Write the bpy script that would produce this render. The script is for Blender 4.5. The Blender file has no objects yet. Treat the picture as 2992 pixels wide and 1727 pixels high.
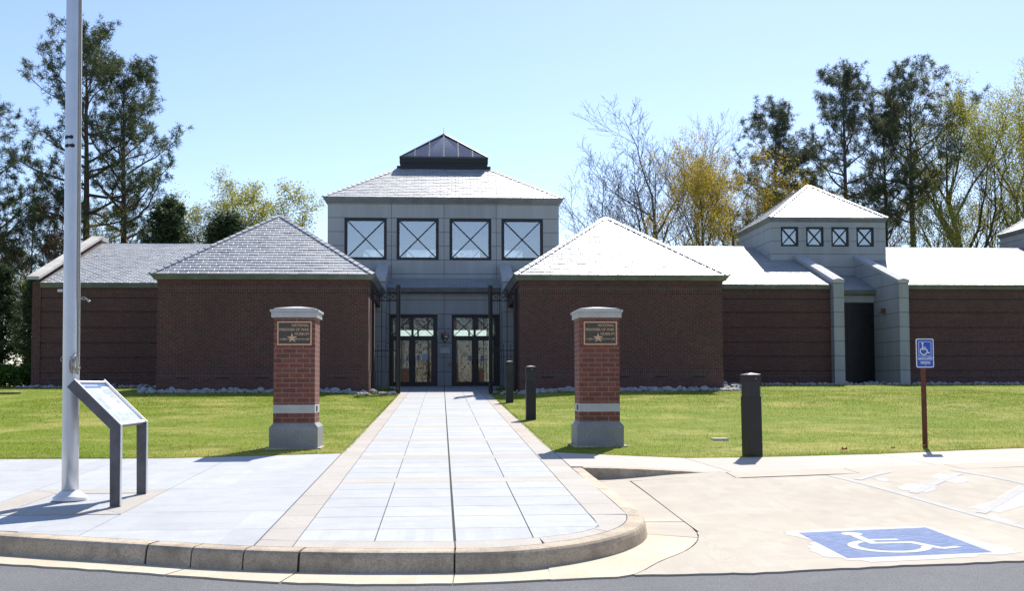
import bpy, bmesh, math, random
import numpy as np
from mathutils import Vector, Matrix
R = math.radians
S = bpy.context.scene
COL = S.collection

# ------------------------------------------------------------------ camera
cam_d = bpy.data.cameras.new("camera")
cam = bpy.data.objects.new("camera", cam_d); COL.objects.link(cam)
F, CY, TILT, YAW, ROLL = 3144.3, 106.46, 0.048676, 0.065418, -0.003423
fw = Vector((math.sin(YAW)*math.cos(TILT), math.cos(YAW)*math.cos(TILT), math.sin(TILT)))
rt = Vector((math.cos(YAW), -math.sin(YAW), 0)); up = rt.cross(fw)
rt2 = rt*math.cos(ROLL) + up*math.sin(ROLL); up2 = -rt*math.sin(ROLL) + up*math.cos(ROLL)
M = Matrix((rt2, up2, -fw)).transposed().to_4x4()
M.translation = Vector((-0.1004, -34.376, 0.3392))
cam.matrix_world = M
cam_d.sensor_width = 36.0; cam_d.lens = F/2992*36.0
cam_d.shift_y = CY/2992
cam_d.clip_start = 0.1; cam_d.clip_end = 3000
S.camera = cam

# ------------------------------------------------------------------ light
SUN_EL, SUN_AZ = R(48.0), R(21.5)          # azimuth measured from +Y towards +X
W = bpy.data.worlds.new("World"); S.world = W; W.use_nodes = True
wn = W.node_tree; bg = wn.nodes["Background"]
sky = wn.nodes.new("ShaderNodeTexSky"); sky.sky_type = 'NISHITA'; sky.sun_disc = False
sky.sun_elevation = SUN_EL; sky.sun_rotation = SUN_AZ
sky.air_density = 1.0; sky.dust_density = 0.4; sky.ozone_density = 3.0; sky.altitude = 100
wb = wn.nodes.new("ShaderNodeMix"); wb.data_type = 'RGBA'; wb.blend_type = 'MULTIPLY'; wb.inputs[0].default_value = 1.0
wb.inputs[7].default_value = (1.02, .972, 1.035, 1)      # white balance of the daylight
wn.links.new(sky.outputs[0], wb.inputs[6]); wn.links.new(wb.outputs[2], bg.inputs[0]); bg.inputs[1].default_value = 0.115
sd = bpy.data.lights.new("sun", 'SUN'); sd.energy = 4.4; sd.angle = R(0.53); sd.color = (1.0, 0.95, 0.87)
sun = bpy.data.objects.new("sun", sd); COL.objects.link(sun)
to_sun = Vector((math.cos(SUN_EL)*math.sin(SUN_AZ), math.cos(SUN_EL)*math.cos(SUN_AZ), math.sin(SUN_EL)))
sun.rotation_euler = to_sun.to_track_quat('Z', 'Y').to_euler(); sun.location = (20, 60, 60)
S.view_settings.view_transform = 'Standard'; S.view_settings.look = 'None'
S.view_settings.exposure = 0.68; S.view_settings.gamma = 1.0
S.cycles.max_bounces = 10; S.cycles.transparent_max_bounces = 12

# ------------------------------------------------------------------ helpers
def A(y):                                   # graded ground plane: lawn, walk
    return 0.0332*min(max(y, -34.0), 8.4)
def B(y): return A(y) - 0.15                # road level
def PZ(x, y): return A(y) - .149*(1-sstep(1.7, 3.3, x)*sstep(-24.8, -21.6, y))   # parking slab, rising to the sidewalk
def sstep(a, b, x):
    t = min(1.0, max(0.0, (x-a)/(b-a))); return t*t*(3-2*t)
def lawn_z(x, y):
    return A(y) + 0.125*sstep(1.55, 4.0, abs(x))*sstep(-15, -4, y)*(1-sstep(3, 8, y)*0.75)

class MB:
    def __init__(s): s.v = []; s.f = []; s.m = []
    def face(s, pts, m=0):
        b = len(s.v); s.v.extend(tuple(p) for p in pts); s.f.append(tuple(range(b, b+len(pts)))); s.m.append(m)
    def add(s, verts, faces, m=0):
        b = len(s.v); s.v.extend(tuple(p) for p in verts)
        for f in faces: s.f.append(tuple(b+i for i in f)); s.m.append(m)
    def box(s, x0, x1, y0, y1, z0, z1, m=0):
        s.hexa([(x0,y0,z0),(x1,y0,z0),(x1,y1,z0),(x0,y1,z0)], [(x0,y0,z1),(x1,y0,z1),(x1,y1,z1),(x0,y1,z1)], m)
    def hexa(s, lo, hi, m=0):
        n = len(lo); fs = [tuple(reversed(range(n))), tuple(range(n, 2*n))]
        fs += [(i, (i+1) % n, n+(i+1) % n, n+i) for i in range(n)]
        s.add(list(lo)+list(hi), fs, m)
    def tube(s, pts, rad, n=8, m=0, caps=True):
        pts = [Vector(p) for p in pts]
        if not hasattr(rad, '__len__'): rad = [rad]*len(pts)
        rings = []
        for i, p in enumerate(pts):
            d = (pts[min(i+1, len(pts)-1)] - pts[max(i-1, 0)]).normalized()
            a = d.cross(Vector((0, 0, 1)) if abs(d.z) < 0.95 else Vector((0, 1, 0))).normalized(); b = d.cross(a)
            rings.append([p + (a*math.cos(2*math.pi*k/n) + b*math.sin(2*math.pi*k/n))*rad[i] for k in range(n)])
        V = [q for r in rings for q in r]; Fs = []
        for i in range(len(pts)-1):
            for k in range(n):
                Fs.append((i*n+k, i*n+(k+1) % n, (i+1)*n+(k+1) % n, (i+1)*n+k))
        if caps: Fs += [tuple(reversed(range(n))), tuple((len(pts)-1)*n+k for k in range(n))]
        s.add(V, Fs, m)
    def prism(s, poly, axis, a, b, m=0):    # 2-D polygon extruded along an axis ('x': poly=(y,z), 'y': (x,z), 'z': (x,y))
        def P(p, t): return {'x': (t, p[0], p[1]), 'y': (p[0], t, p[1]), 'z': (p[0], p[1], t)}[axis]
        s.hexa([P(p, a) for p in poly], [P(p, b) for p in poly], m)
    def bar(s, p0, p1, w, h, m=0, side=None):   # square bar
        p0, p1 = Vector(p0), Vector(p1); d = (p1-p0).normalized()
        a = Vector(side) if side else d.cross(Vector((0, 0, 1)) if abs(d.z) < .95 else Vector((0, 1, 0))).normalized()
        b = d.cross(a).normalized(); a = a*w/2; b = b*h/2
        s.hexa([p0-a-b, p0+a-b, p0+a+b, p0-a+b], [p1-a-b, p1+a-b, p1+a+b, p1-a+b], m)
    def mesh(s, name, mats, bevel=0, smooth=False):
        me = bpy.data.meshes.new(name); me.from_pydata(s.v, [], s.f)
        for mt in mats: me.materials.append(mt)
        me.polygons.foreach_set('material_index', s.m)
        bm = bmesh.new(); bm.from_mesh(me)
        bmesh.ops.recalc_face_normals(bm, faces=bm.faces)
        if bevel:
            bmesh.ops.remove_doubles(bm, verts=bm.verts, dist=1e-5)
            ed = [e for e in bm.edges if len(e.link_faces) == 2 and e.calc_face_angle(0) > 0.5]
            bmesh.ops.bevel(bm, geom=ed, offset=bevel, segments=2, affect='EDGES', profile=0.6, clamp_overlap=True)
        uv = bm.loops.layers.uv.new('UVMap')
        for f in bm.faces:
            n = f.normal; f.smooth = smooth
            for l in f.loops:
                c = l.vert.co
                if abs(n.x) > abs(n.y) and abs(n.x) > abs(n.z): l[uv].uv = (c.y, c.z)
                elif abs(n.y) >= abs(n.z)*0.9: l[uv].uv = (c.x, c.z)
                else: l[uv].uv = (c.x, c.y)
        bm.to_mesh(me); bm.free(); return me

def offset_of(o):
    v = Vector((0, 0, 0))
    while o is not None: v += o.location; o = o.parent
    return v
def link(name, me, parent=None, loc=(0, 0, 0), rotz=0.0):
    o = bpy.data.objects.new(name, me); COL.objects.link(o)
    if parent is not None: o.parent = parent
    o.location = Vector(loc) - (offset_of(parent) if parent is not None else Vector((0, 0, 0)))
    o.rotation_euler = (0, 0, rotz); return o
def obj(name, mb, mats, parent=None, bevel=0, smooth=False):
    if not isinstance(mats, (list, tuple)): mats = [mats]
    return link(name, mb.mesh(name, mats, bevel, smooth), parent)
def tag(o, label=None, cat=None, group=None, kind=None):
    if label: o['label'] = label
    if cat: o['category'] = cat
    if group: o['group'] = group
    if kind: o['kind'] = kind
    return o
def thing(name, loc, label, cat, group=None, rotz=0):
    o = bpy.data.objects.new(name, None); COL.objects.link(o); o.location = loc; o.rotation_euler = (0, 0, rotz)
    o.empty_display_size = 0.2
    return tag(o, label, cat, group)
def struct(name, mb, mats, bevel=0):
    return tag(obj(name, mb, mats, None, bevel), kind='structure')
def dup(o, loc, rotz=None, scale=None, label=None, group=None):
    def cp(x, par):
        c = x.copy(); COL.objects.link(c)
        if par is not None: c.parent = par
        for ch in [q for q in bpy.data.objects if q.parent == x]: cp(ch, c)
        return c
    kids = kids_of
    def cp2(x, par):
        c = x.copy(); COL.objects.link(c)
        if par is not None: c.parent = par
        for ch in kids.get(x.name, []): cp2(ch, c)
        return c
    kids_of.clear()
    for q in bpy.data.objects:
        if q.parent is not None: kids_of.setdefault(q.parent.name, []).append(q)
    c = cp2(o, None); c.location = loc
    if rotz is not None: c.rotation_euler = (0, 0, rotz)
    if scale is not None: c.scale = scale
    if label: c['label'] = label
    if group: c['group'] = group
    return c
kids_of = {}

# ------------------------------------------------------------------ materials
def new_mat(name):
    m = bpy.data.materials.new(name); m.use_nodes = True
    nt = m.node_tree; return m, nt, nt.nodes['Principled BSDF']
def rgb(c): return (c[0], c[1], c[2], 1)
def noise(nt, coord, scale, detail=4, rough=.6):
    n = nt.nodes.new('ShaderNodeTexNoise'); n.inputs['Scale'].default_value = scale
    n.inputs['Detail'].default_value = detail; n.inputs['Roughness'].default_value = rough
    nt.links.new(coord, n.inputs['Vector']); return n.outputs['Fac']
def ramp(nt, fac, stops):
    r = nt.nodes.new('ShaderNodeValToRGB'); e = r.color_ramp.elements
    while len(e) < len(stops): e.new(0.5)
    for i, (p, c) in enumerate(stops):
        e[i].position = p; e[i].color = rgb(c) if hasattr(c, '__len__') else (c, c, c, 1)
    nt.links.new(fac, r.inputs[0]); return r.outputs[0]
def mixc(nt, fac, a, b, mode='MIX'):
    m = nt.nodes.new('ShaderNodeMix'); m.data_type = 'RGBA'; m.blend_type = mode
    for sock, val in ((m.inputs[0], fac), (m.inputs[6], a), (m.inputs[7], b)):
        if hasattr(val, 'is_output') or isinstance(val, bpy.types.NodeSocket): nt.links.new(val, sock)
        elif hasattr(val, '__len__'): sock.default_value = rgb(val)
        else: sock.default_value = val
    return m.outputs[2]
def bump(nt, p, h, strength, dist=0.01):
    b = nt.nodes.new('ShaderNodeBump'); b.inputs['Strength'].default_value = strength; b.inputs['Distance'].default_value = dist
    nt.links.new(h, b.inputs['Height']); nt.links.new(b.outputs[0], p.inputs['Normal'])
def coords(nt, what='Object'):
    return nt.nodes.new('ShaderNodeTexCoord').outputs[what]
def mapped(nt, vec, scale=(1, 1, 1), loc=(0, 0, 0), rot=(0, 0, 0)):
    m = nt.nodes.new('ShaderNodeMapping'); m.inputs['Scale'].default_value = scale
    m.inputs['Location'].default_value = loc; m.inputs['Rotation'].default_value = rot
    nt.links.new(vec, m.inputs['Vector']); return m.outputs[0]
def simple(name, c1, c2=None, scale=8, rough=.7, metal=0.0, bmp=None, spec=None, big=None, fine=None):
    m, nt, p = new_mat(name); co = coords(nt)
    p.inputs['Roughness'].default_value = rough; p.inputs['Metallic'].default_value = metal
    if spec is not None: p.inputs['Specular IOR Level'].default_value = spec
    if c2 is None: p.inputs['Base Color'].default_value = rgb(c1)
    else:
        c = ramp(nt, noise(nt, co, scale, 6), [(.32, c1), (.68, c2)])
        if big: c = mixc(nt, ramp(nt, noise(nt, co, big[0], 3), [(.38, 0.), (.66, big[2])]), c, big[1])
        if fine: c = mixc(nt, ramp(nt, noise(nt, co, fine[0], 2, .4), [(.42, 0.), (.7, fine[2])]), c, fine[1])
        nt.links.new(c, p.inputs['Base Color'])
    if bmp: bump(nt, p, noise(nt, co, bmp[0], 5, .7), bmp[1], bmp[2] if len(bmp) > 2 else .01)
    return m
def brick_mat(name, c1, c2, mortar, bw, rh, ms=.010, soldier=False, loc=(0, 0, 0), streak=None, bstr=.5):
    m, nt, p = new_mat(name); uv = coords(nt, 'UV')
    v = mapped(nt, uv, loc=loc, rot=(0, 0, R(90)) if soldier else (0, 0, 0))
    t = nt.nodes.new('ShaderNodeTexBrick'); nt.links.new(v, t.inputs['Vector'])
    t.inputs['Scale'].default_value = 1; t.inputs['Mortar Size'].default_value = ms
    t.inputs['Brick Width'].default_value = bw; t.inputs['Row Height'].default_value = rh
    t.inputs['Color1'].default_value = rgb(c1); t.inputs['Color2'].default_value = rgb(c2); t.inputs['Mortar'].default_value = rgb(mortar)
    t.inputs['Mortar Smooth'].default_value = .15; t.inputs['Bias'].default_value = -.1
    if soldier: t.offset = 0.0
    co = coords(nt)
    c = mixc(nt, .55, t.outputs['Color'], ramp(nt, noise(nt, co, 9, 5), [(.3, (.62,)*3), (.7, (1.25,)*3)]), 'MULTIPLY')
    c = mixc(nt, ramp(nt, noise(nt, mapped(nt, co, (.5, .5, .25)), 1.5, 4), [(.4, 0.), (.72, .5)]), c, streak or mortar)
    nt.links.new(c, p.inputs['Base Color']); p.inputs['Roughness'].default_value = .85
    inv = nt.nodes.new('ShaderNodeMath'); inv.operation = 'SUBTRACT'; inv.inputs[0].default_value = 1
    nt.links.new(t.outputs['Fac'], inv.inputs[1]); bump(nt, p, inv.outputs[0], bstr, .008)
    return m

M_brick = brick_mat('museum_brick', (.145, .046, .034), (.088, .032, .026), (.135, .105, .09), .2032, .0715, streak=(.085, .04, .033))
M_soldier = brick_mat('soldier_brick', (.132, .046, .036), (.084, .033, .028), (.15, .118, .10), .214, .0715, soldier=True, streak=(.085, .04, .033))
M_pbrick = brick_mat('pillar_brick', (.225, .072, .044), (.145, .050, .036), (.27, .175, .14), .2033, .0735, .0075, loc=(.02, .0, 0), streak=(.19, .065, .045))

def precast_mat():
    m, nt, p = new_mat('precast_concrete'); uv = coords(nt, 'UV'); co = coords(nt)
    sep = nt.nodes.new('ShaderNodeSeparateXYZ'); nt.links.new(uv, sep.inputs[0]); cb = nt.nodes.new('ShaderNodeCombineXYZ')
    cl = nt.nodes.new('ShaderNodeClamp'); cl.inputs[1].default_value = -3.0; cl.inputs[2].default_value = 3.0
    nt.links.new(sep.outputs[0], cl.inputs[0]); nt.links.new(cl.outputs[0], cb.inputs[0]); nt.links.new(sep.outputs[1], cb.inputs[1])
    t = nt.nodes.new('ShaderNodeTexBrick'); nt.links.new(mapped(nt, cb.outputs[0], loc=(0, .300, 0)), t.inputs['Vector'])
    t.offset = 0.0; t.inputs['Scale'].default_value = 1; t.inputs['Mortar Size'].default_value = .011
    t.inputs['Brick Width'].default_value = 2.12; t.inputs['Row Height'].default_value = .568
    t.inputs['Color1'].default_value = (.42, .425, .41, 1); t.inputs['Color2'].default_value = (.385, .39, .38, 1)
    t.inputs['Mortar'].default_value = (.13, .125, .12, 1); t.inputs['Mortar Smooth'].default_value = .2
    c = mixc(nt, .5, t.outputs['Color'], ramp(nt, noise(nt, co, 60, 4, .7), [(.3, (.8,)*3), (.7, (1.15,)*3)]), 'MULTIPLY')
    c = mixc(nt, .6, c, ramp(nt, noise(nt, mapped(nt, co, (2.5, 2.5, .35)), 1.2, 5), [(.35, (.82, .81, .78)), (.7, (1.08,)*3)]), 'MULTIPLY')
    nt.links.new(c, p.inputs['Base Color']); p.inputs['Roughness'].default_value = .85
    inv = nt.nodes.new('ShaderNodeMath'); inv.operation = 'SUBTRACT'; inv.inputs[0].default_value = 1
    nt.links.new(t.outputs['Fac'], inv.inputs[1]); bump(nt, p, inv.outputs[0], .6, .015); return m
M_precast = precast_mat()
M_coping = simple('coping_stone', (.50, .46, .40), (.62, .59, .53), 3, .8, bmp=(60, .15), big=(1.2, (.30, .28, .25), .55))
M_stone = simple('pillar_stone', (.47, .46, .43), (.56, .55, .52), 5, .8, bmp=(70, .2, .006), fine=(90, (.30, .29, .28), .5))
M_stonebase = simple('pillar_granite', (.30, .295, .28), (.39, .385, .37), 3, .82, bmp=(60, .3, .006), fine=(75, (.18, .18, .18), .6), big=(1.8, (.24, .225, .20), .5))

def slate_mat():
    m, nt, p = new_mat('roof_slate'); g = nt.nodes.new('ShaderNodeNewGeometry'); co = coords(nt)
    c = ramp(nt, g.outputs['Random Per Island'], [(0, (.19, .212, .235)), (.5, (.235, .258, .28)), (1, (.28, .30, .31))])
    c = mixc(nt, .5, c, ramp(nt, noise(nt, mapped(nt, co, (3, 12, 12)), 4, 5), [(.3, (.75,)*3), (.7, (1.2,)*3)]), 'MULTIPLY')
    nt.links.new(c, p.inputs['Base Color'])
    mr = nt.nodes.new('ShaderNodeMapRange'); mr.inputs[3].default_value = .48; mr.inputs[4].default_value = .62
    nt.links.new(g.outputs['Random Per Island'], mr.inputs[0]); nt.links.new(mr.outputs[0], p.inputs['Roughness'])
    p.inputs['Specular IOR Level'].default_value = .8; p.inputs['IOR'].default_value = 1.9; p.inputs['Coat Weight'].default_value = .8; p.inputs['Coat Roughness'].default_value = .5
    bump(nt, p, noise(nt, mapped(nt, co, (2, 10, 10)), 6, 5, .6), .12, .01); return m
M_slate = slate_mat()
M_deck = simple('roof_underlay', (.03, .03, .033), rough=.9)
M_gutter = simple('aged_copper_gutter', (.18, .20, .215), (.245, .258, .268), 2, .55, .25, big=(2.2, (.14, .12, .105), .6), bmp=(8, .05))
M_black = simple('black_painted_steel', (.009, .009, .009), (.014, .0135, .0125), 6, .5)
M_frame = simple('dark_anodised_frame', (.012, .012, .014), (.02, .02, .022), 3, .35, .3)
M_skyframe = simple('skylight_frame', (.07, .07, .075), (.10, .10, .105), 3, .4, .5)
M_paint = simple('interior_plaster', (.74, .75, .82), (.80, .80, .86), 1, .8)
M_floor = simple('lobby_floor', (.25, .24, .22), (.32, .31, .29), 2, .35)
M_bronze = simple('bronze_field', (.075, .06, .048), (.10, .08, .062), 30, .5, .3)
M_gold = simple('polished_bronze', (.58, .36, .20), (.66, .43, .26), 14, .42, .2)
M_white = simple('white_sign_paint', (.72, .72, .72), (.8, .8, .8), 10, .5)
M_blue = simple('blue_sign_sheeting', (.018, .085, .42), (.025, .10, .47), 4, .45)
M_rust = simple('rusty_steel_post', (.10, .028, .014), (.17, .05, .022), 14, .8, bmp=(40, .3))
M_alu = simple('brushed_aluminium', (.62, .63, .65), (.70, .71, .73), 3, .40, .7, bmp=(30, .03))
M_wayframe = simple('wayside_bronze_frame', (.085, .078, .085), (.13, .12, .125), 7, .5, .2, big=(4, (.19, .18, .18), .6))
M_rope = simple('braided_rope', (.36, .33, .25), (.50, .46, .36), 60, .9, bmp=(200, .6))
M_steel = simple('galvanised_steel', (.45, .45, .45), (.6, .6, .6), 20, .35, .9)
M_tape = simple('black_tape', (.02, .022, .03), rough=.6)
M_brown = simple('emblem_brown', (.20, .075, .03), (.26, .095, .038), 10, .6)
M_dkgreen = simple('emblem_green', (.02, .05, .03), rough=.6)
M_plaque = simple('steel_plaque', (.34, .33, .31), (.42, .41, .39), 12, .45, .4)
M_tan = simple('tan_plastic', (.42, .33, .2), rough=.6)
M_lampbrown = simple('brown_lamp_housing', (.13, .075, .05), (.18, .10, .07), 8, .5)

def glass_mat(name, tint, refl=1.0, haze=0.0):
    m, nt, p = new_mat(name); nt.nodes.remove(p)
    out = nt.nodes['Material Output']
    tr = nt.nodes.new('ShaderNodeBsdfTransparent'); tr.inputs[0].default_value = rgb(tint)
    gl = nt.nodes.new('ShaderNodeBsdfGlossy'); gl.inputs['Roughness'].default_value = .015
    fr = nt.nodes.new('ShaderNodeFresnel'); fr.inputs['IOR'].default_value = 1.5
    mu = nt.nodes.new('ShaderNodeMath'); mu.operation = 'MULTIPLY'; mu.inputs[1].default_value = refl; mu.use_clamp = True
    nt.links.new(fr.outputs[0], mu.inputs[0])
    mx = nt.nodes.new('ShaderNodeMixShader'); nt.links.new(mu.outputs[0], mx.inputs[0])
    base = tr.outputs[0]
    if haze:                                # dusty film that glows when lit from inside
        tl = nt.nodes.new('ShaderNodeBsdfTranslucent'); tl.inputs[0].default_value = (.72, .80, .95, 1)
        hz = nt.nodes.new('ShaderNodeMixShader'); f = ramp(nt, noise(nt, coords(nt), 1.7, 4), [(.3, haze*.6), (.7, haze*1.3)])
        nt.links.new(f, hz.inputs[0]); nt.links.new(tr.outputs[0], hz.inputs[1]); nt.links.new(tl.outputs[0], hz.inputs[2]); base = hz.outputs[0]
    nt.links.new(base, mx.inputs[1]); nt.links.new(gl.outputs[0], mx.inputs[2]); nt.links.new(mx.outputs[0], out.inputs[0])
    return m
M_glass = glass_mat('clerestory_glass', (.86, .95, 1.0), 11.0, .6)
M_doorglass = glass_mat('door_glass', (.45, .54, .51), 3.0)
M_skyglass = glass_mat('skylight_glass', (.62, .63, .66), 2.5, .5)

def conc_mat(name, c1, c2, broom=None, fine=None, big=None, rough=.85):
    m, nt, p = new_mat(name); co = coords(nt); g = nt.nodes.new('ShaderNodeNewGeometry')
    c = ramp(nt, noise(nt, co, 1.4, 6, .65), [(.3, c1), (.7, c2)])
    c = mixc(nt, .7, c, ramp(nt, g.outputs['Random Per Island'], [(0, (.88,)*3), (1, (1.06,)*3)]), 'MULTIPLY')
    if big: c = mixc(nt, ramp(nt, noise(nt, co, big[0], 5, .7), [(.45, 0.), (.72, big[2])]), c, big[1])
    if fine: c = mixc(nt, ramp(nt, noise(nt, co, fine[0], 2, .5), [(.45, 0.), (.65, fine[2])]), c, fine[1])
    nt.links.new(c, p.inputs['Base Color']); p.inputs['Roughness'].default_value = rough
    h = noise(nt, mapped(nt, co, broom) if broom else co, 40, 4, .7); bump(nt, p, h, .25, .004); return m
M_walk = conc_mat('broom_concrete', (.415, .43, .44), (.475, .488, .493), broom=(6, .5, 1), big=(3.1, (.34, .345, .345), .65), fine=(45, (.36, .37, .38), .4))
M_agg = conc_mat('exposed_aggregate', (.43, .40, .35), (.50, .47, .425), fine=(110, (.33, .29, .24), .7), big=(2.5, (.42, .37, .31), .6))
M_aggpink = conc_mat('weathered_aggregate', (.42, .375, .315), (.49, .445, .385), fine=(110, (.34, .27, .21), .7), big=(2, (.40, .31, .24), .6))
M_kerb = conc_mat('kerb_concrete', (.52, .415, .285), (.62, .52, .385), fine=(70, (.25, .19, .13), .5), big=(3.2, (.14, .11, .085), .7))
M_apron = conc_mat('gutter_concrete', (.56, .48, .35), (.64, .57, .44), fine=(80, (.42, .34, .22), .5), big=(3, (.45, .36, .24), .5))
M_park = conc_mat('parking_concrete', (.425, .375, .29), (.505, .455, .365), fine=(90, (.36, .31, .25), .45), big=(1.3, (.41, .355, .29), .6))
M_swalk = conc_mat('sidewalk_concrete', (.45, .405, .34), (.52, .475, .41), fine=(90, (.40, .36, .3), .4), big=(1.5, (.45, .40, .34), .6))
M_joint = simple('dark_joint', (.035, .03, .025), (.06, .05, .04), 20, .95)
M_thin = simple('tooled_joint', (.20, .19, .18), (.26, .25, .23), 20, .95)
M_asphalt = simple('asphalt', (.115, .115, .118), (.165, .165, .168), 90, .9, bmp=(140, .8, .012), fine=(160, (.36, .36, .36), .55), big=(1.0, (.075, .075, .078), .5))
M_oldpaint = simple('white_overpaint', (.455, .43, .38), (.53, .51, .465), 6, .8, bmp=(60, .2))
M_line = simple('grey_blackout_paint', (.35, .355, .345), (.42, .42, .405), 8, .8, fine=(30, (.44, .40, .34), .6))
def bluepaint():
    m, nt, p = new_mat('worn_blue_paint'); co = coords(nt)
    c = ramp(nt, noise(nt, co, 3, 5), [(.3, (.014, .062, .20)), (.7, (.024, .085, .26))])
    wear = ramp(nt, noise(nt, mapped(nt, co, (3, 16, 1)), 3.5, 6, .75), [(.48, 0.), (.60, .85)])
    c = mixc(nt, wear, c, (.12, .20, .36)); nt.links.new(c, p.inputs['Base Color']); p.inputs['Roughness'].default_value = .75
    bump(nt, p, noise(nt, co, 80, 3), .3, .004); return m
M_bluepaint = bluepaint()
M_stonewhite = simple('marking_white', (.42, .43, .42), (.52, .52, .50), 12, .8, fine=(40, (.4, .46, .56), .5))

def grass_mat(name, dark, lite, dry, transl=.35, ground=False):
    m, nt, p = new_mat(name); out = nt.nodes['Material Output']; g = nt.nodes.new('ShaderNodeNewGeometry')
    co = g.outputs['Position']
    if ground: c = ramp(nt, noise(nt, co, 30, 4, .7), [(.3, dark), (.7, lite)])
    else: c = ramp(nt, g.outputs['Random Per Island'], [(0, dark), (.75, lite), (1, dry)])
    pat = ramp(nt, noise(nt, co, .45, 6, .7), [(.46, 0.), (.62, .9)])
    c = mixc(nt, pat, c, dry)
    pat2 = ramp(nt, noise(nt, co, 1.1, 4, .65), [(.46, 0.), (.64, .75)])
    c = mixc(nt, pat2, c, dark)
    nt.links.new(c, p.inputs['Base Color']); p.inputs['Roughness'].default_value = .8; p.inputs['Specular IOR Level'].default_value = .04
    if transl:
        t = nt.nodes.new('ShaderNodeBsdfTranslucent'); nt.links.new(c, t.inputs[0])
        mx = nt.nodes.new('ShaderNodeMixShader'); mx.inputs[0].default_value = transl
        nt.links.new(p.outputs[0], mx.inputs[1]); nt.links.new(t.outputs[0], mx.inputs[2]); nt.links.new(mx.outputs[0], out.inputs[0])
    return m
M_grass = grass_mat('grass_blade', (.145, .22, .014), (.27, .33, .028), (.45, .41, .13), .45)
M_turf = grass_mat('turf', (.13, .18, .02), (.21, .255, .035), (.33, .31, .09), 0, True)

def leaf_mat(name, c1, c2, transl=.4, rough=.6):
    m, nt, p = new_mat(name); out = nt.nodes['Material Output']; g = nt.nodes.new('ShaderNodeNewGeometry')
    c = ramp(nt, g.outputs['Random Per Island'], [(0, c1), (1, c2)])
    nt.links.new(c, p.inputs['Base Color']); p.inputs['Roughness'].default_value = rough; p.inputs['Specular IOR Level'].default_value = .3
    t = nt.nodes.new('ShaderNodeBsdfTranslucent'); nt.links.new(c, t.inputs[0])
    mx = nt.nodes.new('ShaderNodeMixShader'); mx.inputs[0].default_value = transl
    nt.links.new(p.outputs[0], mx.inputs[1]); nt.links.new(t.outputs[0], mx.inputs[2]); nt.links.new(mx.outputs[0], out.inputs[0])
    return m
M_pine = leaf_mat('pine_needles', (.055, .082, .036), (.135, .165, .062), .35, .5)
M_pinegrey = leaf_mat('grey_pine_needles', (.085, .108, .066), (.17, .195, .12), .35, .5)
M_dead = leaf_mat('brown_needles', (.15, .075, .03), (.20, .12, .05), .3)
M_cedar = leaf_mat('cedar_foliage', (.045, .075, .034), (.11, .15, .058), .3)
M_goldleaf = leaf_mat('golden_spring_leaves', (.40, .285, .025), (.54, .42, .06), .5)
M_ygleaf = leaf_mat('yellow_green_leaves', (.32, .32, .035), (.48, .45, .07), .5)
M_hedge = leaf_mat('hedge_leaves', (.04, .085, .018), (.11, .20, .03), .35)
M_bark = simple('pine_bark', (.085, .060, .048), (.16, .12, .10), 8, .95, bmp=(18, .8, .05))
M_greybark = simple('grey_bark', (.13, .115, .10), (.21, .185, .16), 5, .95, bmp=(14, .5, .03))
M_darkbark = simple('dark_bark', (.07, .055, .045), (.12, .10, .085), 6, .95, bmp=(14, .5, .03))
M_wood = leaf_mat('woodland_mass', (.09, .07, .045), (.16, .125, .08), .2)
M_rock = simple('riprap_stone', (.30, .30, .30), (.52, .52, .51), 5, .85, bmp=(25, .5, .02), big=(2, (.24, .22, .21), .5))

# ------------------------------------------------------------------ ground, road, walks
def strip_poly(mb, pts, zf, dz, thick=0, m=0):
    top = [(x, y, zf(y)+dz) for x, y in pts]
    if thick: mb.hexa([(x, y, z-thick) for x, y, z in top], top, m)
    else: mb.face(top, m)
def catmull(P, k=6):
    P = [Vector(p) for p in P]; out = []
    for i in range(len(P)-1):
        p0, p1, p2, p3 = P[max(i-1, 0)], P[i], P[i+1], P[min(i+2, len(P)-1)]
        for j in range(k):
            t = j/k
            out.append(.5*((2*p1) + (p2-p0)*t + (2*p0-5*p1+4*p2-p3)*t*t + (3*p1-p0-3*p2+p3)*t**3))
    out.append(P[-1]); return out

# one ground sheet to the horizon, a little under everything laid on it
mb = MB()
ys = [-900, -120, -34, -28, -20, -10, 0, 8.4, 60, 400, 1500]
for j in range(len(ys)-1):
    xs = [-1500, -60, 0, 60, 1500]
    for i in range(4):
        q = [(xs[i], ys[j]), (xs[i+1], ys[j]), (xs[i+1], ys[j+1]), (xs[i], ys[j+1])]
        mb.face([(x, y, A(y)-.32) for x, y in q])
struct('ground', mb, M_turf)

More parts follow.
